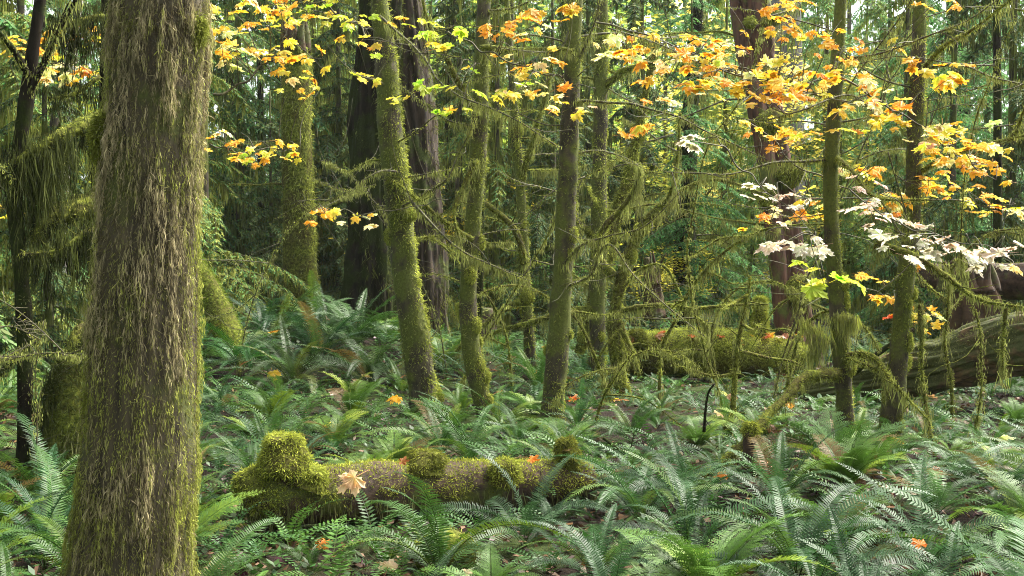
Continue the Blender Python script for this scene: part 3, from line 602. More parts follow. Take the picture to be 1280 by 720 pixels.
log('mossy_root', 'bright mossy root sloping down behind the massive trunk to the fern bank', 'root', [P(238, 322, 14.2), P(262, 365, 14.0), P(285, 420, 13.8), P(300, 470, 13.5)], [.10, .12, .16, .10], M_MOSS, None, nr=40, seg=.03, furden=6500, cover=.5, seed=81, topcol=((.14, .19, .025), (.26, .34, .04)), flen=.04)
log('tree_stump', 'dark moss-curtained stump left of the massive trunk', 'stump', [P(80, 610, 8.0), P(85, 540, 8.0), P(92, 470, 8.05), P(100, 440, 8.1)], [.2, .16, .12, .05], M_MOSS, 'moss-curtained stump', nr=40, seg=.02, furden=15000, cover=.9, seed=91, hangs=6000, topcol=((.05, .065, .015), (.2, .24, .04)), flen=.04)
log('tree_stump', 'reddish stump remnant glimpsed behind the crooked forking tree', 'stump', [P(818, 400, 19), P(815, 350, 19), P(808, 322, 19)], [.2, .15, .05], M_STUMP, None, nr=30, seg=.04, ridge=.3, furden=300, cover=-.2, seed=95)
log('tree_stump', 'dark rounded rotting stump between the furrowed fir and the slender trees', 'stump', [P(604, 470, 17), P(606, 420, 17), P(606, 385, 17)], [.25, .2, .12], M_ROT, None, nr=30, seg=.04, ridge=.2, furden=600, cover=-.2, seed=97)
for q, lab, r in (([(755, 548, 9.4), (785, 572, 9.1), (822, 602, 8.8)], 'bare black stick lying slanted behind the right end of the mossy log', .012), ([(1062, 470, 12.6), (1100, 440, 12.5), (1142, 412, 12.4)], 'dead black branch leaning on the weathered log', .035), ([(880, 540, 9.6), (884, 500, 9.6), (893, 480, 9.5)], 'short upright dark stick among the ferns', .012)):
    W_ = ppts(q); t = thing('dead_stick', lab, 'stick', tuple(W_[0])); branch_obj(t, W_, r, r * .5, .1, 0, m=M_DARK, hb=None, twigs=3)

t = [o_ for o_ in S.objects if o_.get('label', '').startswith('broken reddish-brown')][0]; splinters(t, P(1212, 350, 14.0), .28, 22, .28, M_STUMP)
t = [o_ for o_ in S.objects if o_.get('label', '').startswith('reddish stump remnant')][0]; splinters(t, P(814, 345, 19.0), .14, 8, .4, M_STUMP)

# ------------------------------------------------------------------ arching vine maples that tangle the middle ground
VINES = [('thin arching mossy stem springing from the foot of the pale olive tree', [(755, 480, 12.6), (720, 400, 12.4), (660, 360, 12.2), (590, 372, 12)], .016, .2, .9),
 ('crooked mossy stem arching left over the dark rounded stump', [(640, 470, 13), (625, 400, 13), (585, 340, 12.8), (540, 300, 12.6), (500, 300, 12.5)], .014, .2, .8),
 ('fine mossy stem bowing across between the slender tree and the thin sapling', [(575, 480, 12), (620, 400, 12), (680, 300, 11.8), (720, 230, 11.6), (780, 190, 11.4)], .011, .12, .5),
 ('long thin stem rising through the orange leaves right of the crooked forking tree', [(905, 520, 11), (880, 430, 11), (860, 330, 10.9), (880, 200, 10.8), (940, 90, 10.6), (960, -20, 10.5)], .011, .12, .5),
 ('mossy stem arching in front of the black moss-hung trunk', [(820, 500, 12), (835, 420, 12), (880, 340, 11.8), (950, 290, 11.6), (1030, 280, 11.4)], .016, .22, .9),
 ('low mossy stem bending over the thick bright-moss log', [(905, 500, 14.5), (890, 430, 14.4), (910, 370, 14.3), (960, 350, 14.2), (1000, 372, 14.1)], .018, .22, .95),
 ('slim spiky mossy stem standing before the thick bright-moss log', [(908, 560, 10.6), (916, 480, 10.6), (930, 400, 10.6), (938, 345, 10.6)], .022, .16, .95),
 ('mossy stem arching from the reddish burled tree\'s foot towards the upright slim tree', [(985, 470, 13), (1000, 420, 12.8), (1030, 390, 12.6), (1075, 400, 12.4), (1100, 440, 12.3)], .02, .28, .95),
 ('tall wiry stem crossing diagonally behind the upright slim tree', [(960, 520, 12.4), (1000, 380, 12.2), (1060, 230, 12), (1110, 110, 11.8), (1150, 10, 11.6)], .011, .1, .4),
 ('drooping mossy limb-like stem before the upper decayed log', [(1190, 480, 11), (1180, 400, 10.9), (1195, 330, 10.8), (1240, 290, 10.7), (1300, 290, 10.6)], .014, .2, .8),
 ('thin stem leaning across the furrowed fir', [(560, 500, 13.4), (545, 400, 13.2), (500, 300, 13), (450, 230, 12.8), (400, 200, 12.6)], .009, .1, .4),
 ('thin bowed stem crossing before the snapped mossy snag', [(300, 440, 13), (330, 340, 12.9), (390, 260, 12.8), (470, 230, 12.7)], .008, .08, .4),
 ('wiry upright shoots beside the curtain-draped cedar', [(48, 560, 7.6), (50, 480, 7.6), (55, 400, 7.6)], .007, .02, .2),
 ('thin horizontal dead shoot left of the massive trunk', [(-10, 455, 7.4), (40, 442, 7.4), (110, 443, 7.4)], .007, .02, .2),
 ('mossy stem leaning over the ferns right of the dark-striped tree', [(735, 560, 10.4), (760, 480, 10.4), (800, 440, 10.3), (850, 450, 10.2)], .01, .14, .8),
 ('wiry mossy stem climbing through pale leaves at the right', [(1215, 560, 9.6), (1225, 440, 9.5), (1200, 300, 9.4), (1220, 150, 9.3), (1270, 20, 9.2)], .009, .12, .5)]
for lab, path, r_, hl, ms in VINES:
    W_ = ppts(path); b = W_[0].copy(); b[2] = GZ(b[0], b[1]) - .05
    if abs(b[2] - W_[0][2]) > .05 and 'horizontal' not in lab: W_ = [b] + W_
    t = thing('vine_maple', lab, 'sapling', tuple(W_[0]), 'arching vine maples'); hb = Buf(); C = branch_obj(t, W_, r_ * .8, r_ * .3, ms, hl * .6, hb=hb, twigs=9)
    for k in range(4):
        i = RNG.integers(len(C) // 4, len(C) - 2); d = unit(rn(3) * [1, .6, .5] + [0, 0, .1]); l = .4 + .7 * RNG.random(); q = [C[i]]
        for e in range(4): q.append(q[-1] + d * l / 4); d = unit(d + rn(3) * .25)
        branch_obj(t, q, r_ * .6, .002, ms * .7, hl * .45 * (RNG.random() < .6), hb=hb, twigs=6)
    end_moss(t, hb)

# ------------------------------------------------------------------ maple leaves
def leaf_mesh(seed, cup):
    r = np.random.default_rng(seed); full = (0, .12, .05, .2, .15, .08, .25)[seed]
    lobes = [(-150, .34), (-128, .3), (-105, .62), (-82, .5), (-55, .86), (-38, .55), (-28, .6), (-14, .6), (0, 1.0), (14, .6), (28, .6), (38, .55), (55, .86), (82, .5), (105, .62), (128, .3), (150, .34)]
    fine = []
    for i, (a, l) in enumerate(lobes):
        fine.append((a, l))
    v = [(0, 0, 0)]
    out = []
    for i, (a, l) in enumerate(fine):
        if l < .61: l = l + (1 - l) * full
        l2 = l * (1 + r.normal() * .06); an = math.radians(a + r.normal() * 2)
        out.append((math.sin(an) * l2, math.cos(an) * l2))
        if l > .6:  # side teeth of each lobe
            pass
    pts = []
    for i, (x, y) in enumerate(out):
        a, l = fine[i]
        if l > .5 and abs(a) not in (28,):
            n_ = math.atan2(x, y); L = math.hypot(x, y)
            for da, fl in ((-.27, .70), (-.24, .84), (-.13, .80), (0, 1), (.13, .80), (.24, .84), (.27, .70)): pts.append((math.sin(n_ + da / max(l, .6)) * L * fl, math.cos(n_ + da / max(l, .6)) * L * fl))
        else: pts.append((x, y))
    for x, y in pts:
        rr = math.hypot(x, y); v.append((x, y, -cup * rr * rr + .12 * (abs(x) > .3) * r.normal() * .4 + .05 * r.normal() * rr))
    n = len(pts); f = [(0, i, i + 1) for i in range(1, n)] 
    v = np.array(v); v[:, :2] *= .5; v[:, 2] *= .5
    B = Buf(); c = np.ones((len(v), 3)); c[0] = (.9, 1.05, .7); B.add(v, f, c)
    # petiole
    d = np.array([[0, 0, 0], [.012, 0, 0], [.012, -.45, -.12], [0, -.45, -.12]]); B.add(d, [[0, 1, 2, 3]], (.8, .5, .4))
    return B.mesh('leaf', M_LEAF, False)
LEAVES = [leaf_mesh(s, c) for s, c in ((1, .25), (2, .5), (3, .1), (4, .7), (5, -.15), (6, .4))]
PAL = {'y': (.93, .72, .10), 'o': (.92, .50, .045), 'g': (.62, .72, .07), 'w': (.70, .64, .56), 'p': (.78, .60, .54), 'r': (.62, .17, .03), 'yw': (.95, .84, .45), 'b': (.36, .17, .08)}
def pick(pal, n):
    ks = list(pal); return [PAL_C(ks[RNG.integers(len(ks))]) for _ in range(n)]
def PAL_C(kx):
    c = np.array(PAL[{'Y': 'y', 'O': 'o', 'G': 'g', 'W': 'w', 'K': 'p', 'R': 'r', 'C': 'yw', 'B': 'b'}[kx]]); return tuple(np.clip(c * (.8 + .4 * RNG.random()) * (1 + (.03 if kx in 'WK' else .10) * rn(3)), 0, .95))
def maple_branch(label, path, clusters, r=.008, tilt=.5):
    W_ = ppts(path); t = thing('maple_branch', label, 'branch', tuple(W_[0])); C = spline(W_, 60)
    jag = spline(W_, 14); jag[1:-1] += rn(12, 3) * .012
    B = Buf(); g, _ = tube(jag, [r, r * .35], 6, 70); add_tube(B, g); C = spline(jag, 60)
    part('stem', B, M_TWIG, t)
    tw = Buf()
    for (cx, cy, rx, ry, n, pal, Yd, sz) in clusters:
        kk = 0; n = int(n * 1.05); sz *= 1.08; rx *= 1.2; ry *= 1.25
        while kk < n:
            # leaves come in groups on one shoot
            gx, gy = np.clip(rn(2), -1.5, 1.5) * .62; sh = P(cx + gx * rx, cy + gy * ry, Yd + rn(1)[0] * .25)
            i = int(np.argmin(((C - sh) ** 2).sum(1) + (np.abs(rn(60)) * .15) ** 2)); mid = (C[i] + sh) / 2 + rn(3) * .04 + [0, 0, .03]
            g, _ = tube([C[i], mid, sh], [.0035, .0015], 4, 8); add_tube(tw, g)
            for e in range(min(n - kk, RNG.integers(2, 5))):
                kk += 1; p = sh + rn(3) * [.075, .08, .028]; s = sz * (.65 + .6 * RNG.random())
                nrm = unit(np.array([rn(1)[0] * .32, -tilt * .8 + rn(1)[0] * .36, 1.0])); yaw = rn(1)[0] * 1.6
                z = Vector(nrm); q = z.to_track_quat('Z', 'Y').to_matrix() @ Matrix.Rotation(yaw + math.pi, 3, 'Z')
                o = inst('leaf', LEAVES[RNG.integers(6)], t, Vector(p) - t.location, q.to_euler(), s, PAL_C(list(pal)[RNG.integers(len(pal))]))
    part('twigs', tw, M_TWIG, t, kind='stuff')
maple_branch('maple branch with yellow and orange leaves arching beside the massive trunk\'s top', [(266, 118, 7.5), (310, 100, 7.6), (350, 60, 7.7), (372, -10, 7.8)],
    [(290, 20, 26, 18, 16, 'YOC', 7.4, .12), (335, 25, 34, 20, 24, 'YOYG', 7.6, .12), (290, 60, 26, 16, 15, 'YCO', 7.5, .11), (345, 70, 30, 14, 16, 'YOC', 7.6, .11), (395, 8, 36, 12, 14, 'GYG', 7.7, .12), (385, 80, 30, 12, 9, 'OYO', 7.6, .11)])
maple_branch('low spray of small yellow leaves crossing in front of the snapped snag', [(262, 180, 8.6), (300, 190, 8.7), (340, 186, 8.8), (375, 188, 8.9)], [(300, 175, 22, 8, 12, 'YOC', 8.6, .10), (325, 192, 34, 9, 22, 'YOYG', 8.7, .10), (365, 188, 14, 5, 6, 'YGO', 8.8, .10), (382, 110, 16, 6, 6, 'YGO', 8.8, .1)], r=.005)
maple_branch('two thin leafy twigs with yellow leaves beside the leaning mossy tree', [(560, 250, 9.4), (500, 262, 9.4), (440, 270, 9.4), (388, 266, 9.4)], [(405, 267, 14, 3, 5, 'OY', 9.4, .11), (438, 269, 16, 3, 6, 'YC', 9.4, .11), (470, 274, 10, 3, 4, 'YC', 9.4, .1), (500, 126, 16, 3, 5, 'YG', 9.4, .1)], r=.004)
maple_branch('yellow-green maple branch hanging over the giant twin trunks', [(380, -20, 10.5), (440, 30, 10.4), (500, 60, 10.3), (600, 80, 10.2)], [(435, 22, 26, 14, 10, 'YGG', 10.4, .16), (525, 22, 40, 14, 12, 'GGY', 10.2, .16), (455, 50, 22, 10, 7, 'OYG', 10.4, .15), (560, 75, 30, 30, 12, 'GYG', 10.2, .16), (455, 100, 16, 8, 6, 'GY', 10.4, .15), (560, 130, 26, 26, 8, 'GYG', 10.2, .16)])
maple_branch('orange-leaved spray in front of the dark-striped straight tree', [(560, 40, 10.4), (620, 70, 10.1), (680, 90, 9.9), (740, 110, 9.8)], [(680, 28, 34, 16, 18, 'OOCY', 9.9, .17), (620, 38, 16, 10, 6, 'OO', 10, .17), (648, 75, 34, 10, 14, 'YCO', 10, .15), (665, 112, 26, 7, 14, 'GYC', 9.9, .15), (700, 122, 30, 12, 12, 'YCO', 9.9, .15)])
maple_branch('long bare-stemmed maple branch lined with orange leaves, crossing from centre to right', [(745, 28, 9.6), (800, 40, 9.4), (860, 66, 9.2), (930, 95, 9.0), (1010, 115, 8.8), (1080, 130, 8.6)],
    [(765, 60, 18, 12, 12, 'YCO', 9.5, .15), (810, 75, 30, 22, 24, 'OYC', 9.3, .15), (855, 95, 30, 26, 28, 'OYOC', 9.2, .15), (885, 60, 36, 14, 22, 'YCO', 9.1, .15), (905, 80, 40, 18, 30, 'OYOC', 9.1, .15), (940, 115, 34, 14, 24, 'OOY', 9, .15), (960, 122, 36, 8, 12, 'OO', 8.9, .15), (1005, 95, 36, 22, 28, 'YOC', 8.8, .15), (1000, 45, 34, 16, 18, 'OYO', 8.8, .14), (975, 8, 30, 10, 12, 'YO', 8.9, .14), (810, 165, 22, 8, 9, 'OY', 9.3, .15)])
maple_branch('drooping maple branch of orange leaves around the right-leaning mossy tree', [(1040, 90, 8.9), (1090, 120, 8.7), (1140, 150, 8.6), (1190, 190, 8.5), (1245, 225, 8.4)],
    [(1060, 60, 26, 18, 12, 'OY', 8.8, .14), (1085, 120, 34, 18, 26, 'OYC', 8.7, .15), (1095, 150, 30, 10, 14, 'OY', 8.7, .15), (1180, 95, 16, 12, 12, 'OYY', 8.5, .16), (1180, 165, 28, 14, 20, 'YCO', 8.5, .15), (1200, 190, 34, 14, 26, 'OYC', 8.5, .15), (1230, 210, 16, 14, 14, 'OO', 8.4, .15), (1180, 8, 14, 8, 6, 'YO', 8.5, .14), (1150, 80, 12, 8, 5, 'OO', 8.6, .14)])
maple_branch('maple branch of glowing yellow and orange leaves behind the pale ones', [(930, 150, 10.2), (990, 200, 10), (1060, 235, 9.8), (1150, 250, 9.7), (1270, 255, 9.6)],
    [(960, 160, 30, 12, 10, 'OY', 10, .15), (1000, 170, 34, 14, 12, 'YO', 10, .15), (1010, 260, 36, 14, 18, 'YOC', 9.9, .15), (1105, 210, 36, 10, 12, 'OYC', 9.8, .15), (1120, 250, 44, 14, 26, 'OYOC', 9.8, .15), (1190, 240, 36, 12, 18, 'YO', 9.7, .15), (1250, 262, 26, 10, 12, 'OYC', 9.6, .15), (1150, 225, 30, 10, 10, 'OY', 9.7, .14)], tilt=.4)
maple_branch('spray of pale pinkish-white maple leaves in front of the reddish burled tree', [(900, 180, 7.2), (940, 225, 7.1), (985, 262, 7.0), (1025, 300, 6.9)],
    [(865, 178, 16, 6, 5, 'W', 7.2, .12), (950, 240, 16, 8, 5, 'W', 7.1, .12), (990, 245, 16, 6, 5, 'WK', 7.0, .12), (965, 300, 22, 8, 5, 'WK', 7, .17), (1000, 298, 18, 7, 4, 'W', 7, .17), (1022, 318, 12, 6, 3, 'WW', 6.9, .16), (1000, 330, 10, 7, 3, 'G', 6.9, .16), (1022, 348, 12, 8, 4, 'GY', 6.9, .17), (945, 262, 10, 10, 4, 'KO', 7.1, .11)], tilt=.25, r=.005)
maple_branch('row of pale pinkish-white maple leaves reaching the photo\'s right edge', [(1060, 235, 7.6), (1110, 270, 7.4), (1170, 296, 7.2), (1230, 310, 7.1), (1300, 330, 7)],
    [(1100, 255, 22, 8, 8, 'WKW', 7.4, .13), (1110, 275, 22, 7, 7, 'WK', 7.4, .14), (1160, 300, 26, 8, 8, 'WWK', 7.2, .15), (1140, 310, 22, 6, 5, 'W', 7.2, .15), (1215, 315, 26, 8, 8, 'WK', 7.1, .15), (1262, 308, 16, 12, 8, 'WKC', 7.0, .14), (1272, 335, 10, 6, 4, 'WC', 7.0, .14), (1090, 225, 12, 5, 3, 'K', 7.5, .12)], tilt=.25, r=.005)
maple_branch('sparse low maple twig with orange leaves over the weathered log', [(1060, 350, 11), (1120, 375, 10.8), (1180, 400, 10.6)], [(1075, 352, 16, 5, 5, 'OY', 10.9, .14), (1110, 370, 14, 5, 5, 'O', 10.8, .14), (1140, 388, 12, 5, 5, 'OR', 10.8, .14), (1172, 395, 16, 6, 7, 'OYC', 10.7, .15), (1160, 410, 16, 4, 5, 'YO', 10.7, .14), (1158, 338, 12, 6, 4, 'O', 10.8, .15)], r=.004)
maple_branch('orange-leaved branch at the left behind the black-barked leaning tree', [(-20, 30, 11), (30, 70, 11), (80, 80, 11), (120, 60, 11)], [(20, 55, 22, 10, 14, 'OY', 11, .15), (58, 58, 14, 10, 8, 'OY', 11, .15), (100, 78, 20, 14, 18, 'YOC', 11, .16), (115, 40, 14, 8, 8, 'YO', 11, .15), (60, 98, 12, 8, 7, 'OC', 11, .15), (8, 272, 8, 8, 5, 'OY', 11, .16)])

# ------------------------------------------------------------------ background conifers
def crown_mesh(seed, H, z0, R, nb, mossy):
    r = np.random.default_rng(seed); B = Buf()
    for b in range(nb):
        z = z0 + (H - z0) * ((b + r.random()) / nb) ** 1.15; az = r.random() * 6.283
        L = R * (1 - .72 * (z - z0) / (H - z0)) * (.6 + .5 * r.random()); hd = np.array([math.cos(az), math.sin(az), 0]); sd_ = np.array([-hd[1], hd[0], 0])
        m = max(6, int(L / .085)); t = (np.arange(m) + r.random(m)) / m
        dz = .12 * L * t - (.45 + .35 * r.random()) * L * t ** 1.8
        C = np.array([0, 0, z]) + hd * (t * L)[:, None] + np.array([0, 0, 1]) * dz[:, None] + sd_ * (.12 * L * np.sin(t * 3 + az))[:, None]
        tang = unit(hd + np.array([0, 0, 1]) * (.12 - (.8) * 1.2 * t ** .8)[:, None] * .8)
        gx, _ = tube(np.array([C[0], C[m // 2], C[-1]]), [.022 * L / 2.5, .004], 4, 8); add_tube(B, gx, (.035, .035, .02))
        for s in (-1, 1):
            ll = (.16 + .42 * (1 - t)) * L * .42 * (.6 + .6 * r.random(m)); ld = unit(sd_ * s + tang * .55 + np.array([0, 0, -.28]) + r.standard_normal((m, 3)) * .14)
            K = 8; f = (np.arange(K) + .4) / K
            pos = C[:, None] + ld[:, None] * (ll[:, None] * f)[..., None] + np.array([0, 0, -1]) * (ll[:, None] * f ** 2 * .35)[..., None]
            pos = pos.reshape(-1, 3); dd = np.repeat(ld, K, 0); n = len(pos)
            for q in (-1, 1, 0):
                nd_ = unit(np.cross(dd, [0, 0, 1]) * q * .8 + dd * .75 + np.array([0, 0, -.35]) + r.standard_normal((n, 3)) * .18)
                l_ = (.055 + .06 * r.random(n)) * (1.3 if q == 0 else 1); wv = unit(np.cross(nd_, [0, 0, 1]) + r.standard_normal((n, 3)) * .3) * (.009 + .007 * r.random((n, 1)))
                cc = np.array([.055, .105, .045]) * (.6 + .8 * r.random((n, 1))) * (1 + .15 * r.standard_normal((n, 3)))
                if mossy: cc = np.where(r.random((n, 1)) < .4, np.array([.13, .145, .04]) * (.6 + .6 * r.random((n, 1))), cc)
                diamonds(B, pos, nd_ * l_[:, None], wv, np.clip(cc, 0.004, 1))
        if mossy:
            n = int(L * 110); tt = r.random(n); i = (tt * (m - 1)).astype(int); env = np.clip(vn(np.stack([tt * L * 4, tt * 0, tt * 0 + b], -1), 5) * 1.7 - .3, .05, 1)
            p = C[i] + sd_ * (r.standard_normal((n, 1)) * .10 * L * (1 - tt[:, None])); ln = mossy * env * (.3 + r.random(n)); a = r.random(n) * 6.28
            sdv = np.stack([np.cos(a), np.sin(a), a * 0], 1) * (.006 + .008 * r.random((n, 1)))
            blades(B, p, (DOWN + r.standard_normal((n, 3)) * [.06, .06, 0]) * ln[:, None], sdv, np.array([.15, .16, .05]) * (.45 + .8 * r.random((n, 1))), bend=r.standard_normal((n, 3)) * .02)
    return B.mesh('crown', M_NEEDLE, False)
CROWNS = [crown_mesh(1, 9, .7, 2.6, 54, 0), crown_mesh(2, 10, .5, 2.9, 52, .55), crown_mesh(3, 8, .4, 2.3, 52, .4), crown_mesh(4, 11, 1.2, 3.1, 52, 0), crown_mesh(5, 9, .3, 2.4, 58, .8)]
Bt = Buf(); g, _ = tube([(0, 0, -.3), (0.03, 0, 3), (0, .04, 9)], [.095, .08, .025], 10, 40, lambda p, n, s, a, R: R * .2 * fbm(p * 5, 2)); add_tube(Bt, g); CTRUNK = Bt.mesh('trunk', M_YOUNG)
con = []
def conifer(px, Y_, v, sc, tint, label=None, x=None):
    x = (px - 640) / FPX * Y_ if x is None else x; z = GZ(x, Y_)
    t = thing('hemlock_tree', label or 'x', 'tree', (x, Y_, z), 'conifers standing behind the clearing'); t.rotation_euler = (0, 0, RNG.random() * 6.28)
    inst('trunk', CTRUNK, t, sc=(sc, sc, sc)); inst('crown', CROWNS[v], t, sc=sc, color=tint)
    con.append((t, px, Y_)); return t
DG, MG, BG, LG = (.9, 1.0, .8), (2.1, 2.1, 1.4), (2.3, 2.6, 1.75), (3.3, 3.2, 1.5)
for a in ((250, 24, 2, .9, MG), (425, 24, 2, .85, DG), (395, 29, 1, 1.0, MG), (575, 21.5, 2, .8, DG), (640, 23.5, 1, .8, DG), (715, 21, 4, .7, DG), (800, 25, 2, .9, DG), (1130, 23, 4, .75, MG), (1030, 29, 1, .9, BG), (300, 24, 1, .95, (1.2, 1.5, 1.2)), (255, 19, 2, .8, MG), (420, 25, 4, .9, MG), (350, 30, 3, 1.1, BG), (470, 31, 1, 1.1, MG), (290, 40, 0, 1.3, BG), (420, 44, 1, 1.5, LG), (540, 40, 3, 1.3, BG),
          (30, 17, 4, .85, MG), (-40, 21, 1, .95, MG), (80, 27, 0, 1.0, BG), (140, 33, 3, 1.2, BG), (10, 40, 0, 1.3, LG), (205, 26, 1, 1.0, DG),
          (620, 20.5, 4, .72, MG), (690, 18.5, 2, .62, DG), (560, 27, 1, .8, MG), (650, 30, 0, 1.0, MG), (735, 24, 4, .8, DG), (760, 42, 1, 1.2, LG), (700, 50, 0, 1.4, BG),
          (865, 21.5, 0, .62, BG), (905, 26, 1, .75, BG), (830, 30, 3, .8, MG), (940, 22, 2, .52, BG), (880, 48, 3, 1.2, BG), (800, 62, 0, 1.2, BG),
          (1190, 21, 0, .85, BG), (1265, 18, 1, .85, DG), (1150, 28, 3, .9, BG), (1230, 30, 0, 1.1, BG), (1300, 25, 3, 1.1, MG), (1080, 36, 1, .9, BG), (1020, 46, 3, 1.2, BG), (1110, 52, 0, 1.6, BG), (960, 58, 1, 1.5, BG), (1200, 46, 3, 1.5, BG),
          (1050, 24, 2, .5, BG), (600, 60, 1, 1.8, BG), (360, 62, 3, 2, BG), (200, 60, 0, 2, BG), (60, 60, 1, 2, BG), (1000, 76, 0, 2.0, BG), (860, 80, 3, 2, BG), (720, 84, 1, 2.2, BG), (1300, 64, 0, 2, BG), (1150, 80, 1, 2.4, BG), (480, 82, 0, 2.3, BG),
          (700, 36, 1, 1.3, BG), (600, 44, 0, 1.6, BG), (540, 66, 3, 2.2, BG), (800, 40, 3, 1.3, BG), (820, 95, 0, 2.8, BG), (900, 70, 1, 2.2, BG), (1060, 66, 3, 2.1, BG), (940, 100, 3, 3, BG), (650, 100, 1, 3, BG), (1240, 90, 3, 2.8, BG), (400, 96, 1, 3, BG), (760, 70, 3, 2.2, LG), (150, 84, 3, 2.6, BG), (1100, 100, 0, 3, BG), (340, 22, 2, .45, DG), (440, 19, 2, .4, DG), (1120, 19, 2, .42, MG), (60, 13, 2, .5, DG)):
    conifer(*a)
for x, y_, v, s_ in ((-9, 12, 0, 1), (-11, 20, 1, 1.1), (10, 14, 3, 1.1), (12.5, 20, 0, 1.1), (-8, 4, 3, 1.1), (9, 5, 1, 1.1), (-16, 28, 0, 1.3), (17, 30, 1, 1.3)):  # unseen side trees, added for shade and for views from the side
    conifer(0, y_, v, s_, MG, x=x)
for x, y_, v, s_ in ((-7, -4, 0, 1.7), (-3, -9, 3, 1.9), (3.5, -8, 1, 1.7), (8, -3, 0, 1.5), (-11, 7, 3, 2.0), (-6.5, 8.5, 0, 1.5), (-13, -1, 1, 2.0), (0, -14, 0, 2.2), (12, 9, 0, 1.4), (-9, 15, 3, 1.9), (-4.5, -3.5, 3, 1.4)): conifer(0, y_, v, s_, MG, x=x)  # unseen tall trees, added to shade the trunks' camera-facing sides

# leafy yellow-green maple bushes behind
def bush_mesh(seed, n, R, H):
    r = np.random.default_rng(seed); B = Buf(); cl = r.standard_normal((26, 3)) * [R * .5, R * .5, H * .28] + [0, 0, H * .6]
    for c_ in cl:
        g, _ = tube([(0, 0, -.1), c_ * .5 + r.standard_normal(3) * .1, c_], [.02, .004], 4, 10); add_tube(B, g, (.06, .05, .02))
        m = n // 26; p = c_ + r.standard_normal((m, 3)) * [.3, .3, .16]; a = r.random(m) * 6.28
        d = np.stack([np.cos(a), np.sin(a), r.standard_normal(m) * .3], 1) * (.06 + .06 * r.random((m, 1))); sv = unit(np.cross(d, [0, 0, 1]) + r.standard_normal((m, 3)) * .02) * (.03 + .025 * r.random((m, 1)))
        diamonds(B, p, d, sv, np.array([.55, .55, .5]) * (.6 + .8 * r.random((m, 1))))
    return B.mesh('foliage', M_NEEDLE, False)
BUSH = [bush_mesh(1, 3200, 1.3, 2.6), bush_mesh(2, 3200, 1.5, 3.4)]
for px, Y_, v, s_, tint, lab in ((540, 27, 1, 1.9, (.75, .95, .16), 'tall yellow-green maple glowing right of the furrowed fir'), (590, 23, 0, 1.0, (1.3, 1.0, .1), 'yellow maple bush low behind the curve-footed slender tree'), (800, 26, 1, 1.25, (1.1, 1.1, .18), 'yellow-green maple behind the crooked forking tree'),
        (890, 33, 1, 1.6, (1.4, 1.2, .3), 'bright yellow maple between the dark trunk and the reddish tree'), (1060, 27, 1, 1.1, (1.2, 1.05, .2), 'yellow maple bush behind the slim upright tree'), (760, 34, 1, 1.8, (.8, 1.15, .25), 'light green maple high behind the pale olive tree'), (100, 24, 1, 1.2, (.9, .95, .1), 'yellow-green maple bush behind the curtain-draped cedar'),
        (450, 34, 1, 1.9, (.65, 1.0, .14), 'green maple behind the buttressed mossy giant'), (1140, 24, 0, .9, (.5, .7, .15), 'low green bush behind the weathered log'), (650, 26, 0, 1.0, (.9, 1.0, .15), 'low yellow-green bush behind the thin sapling'), (690, 20, 0, .55, (.25, .6, .12), 'small green bush behind the dark-striped tree'), (845, 22, 0, .6, (1.2, 1.1, .12), 'small golden bush beside the black moss-hung trunk')):
    x = (px - 640) / FPX * Y_; t = thing('maple_bush', lab, 'bush', (x, Y_, GZ(x, Y_)), 'maple bushes behind the clearing'); inst('foliage', BUSH[v], t, sc=s_, color=tint, rot=(0, 0, RNG.random() * 6))

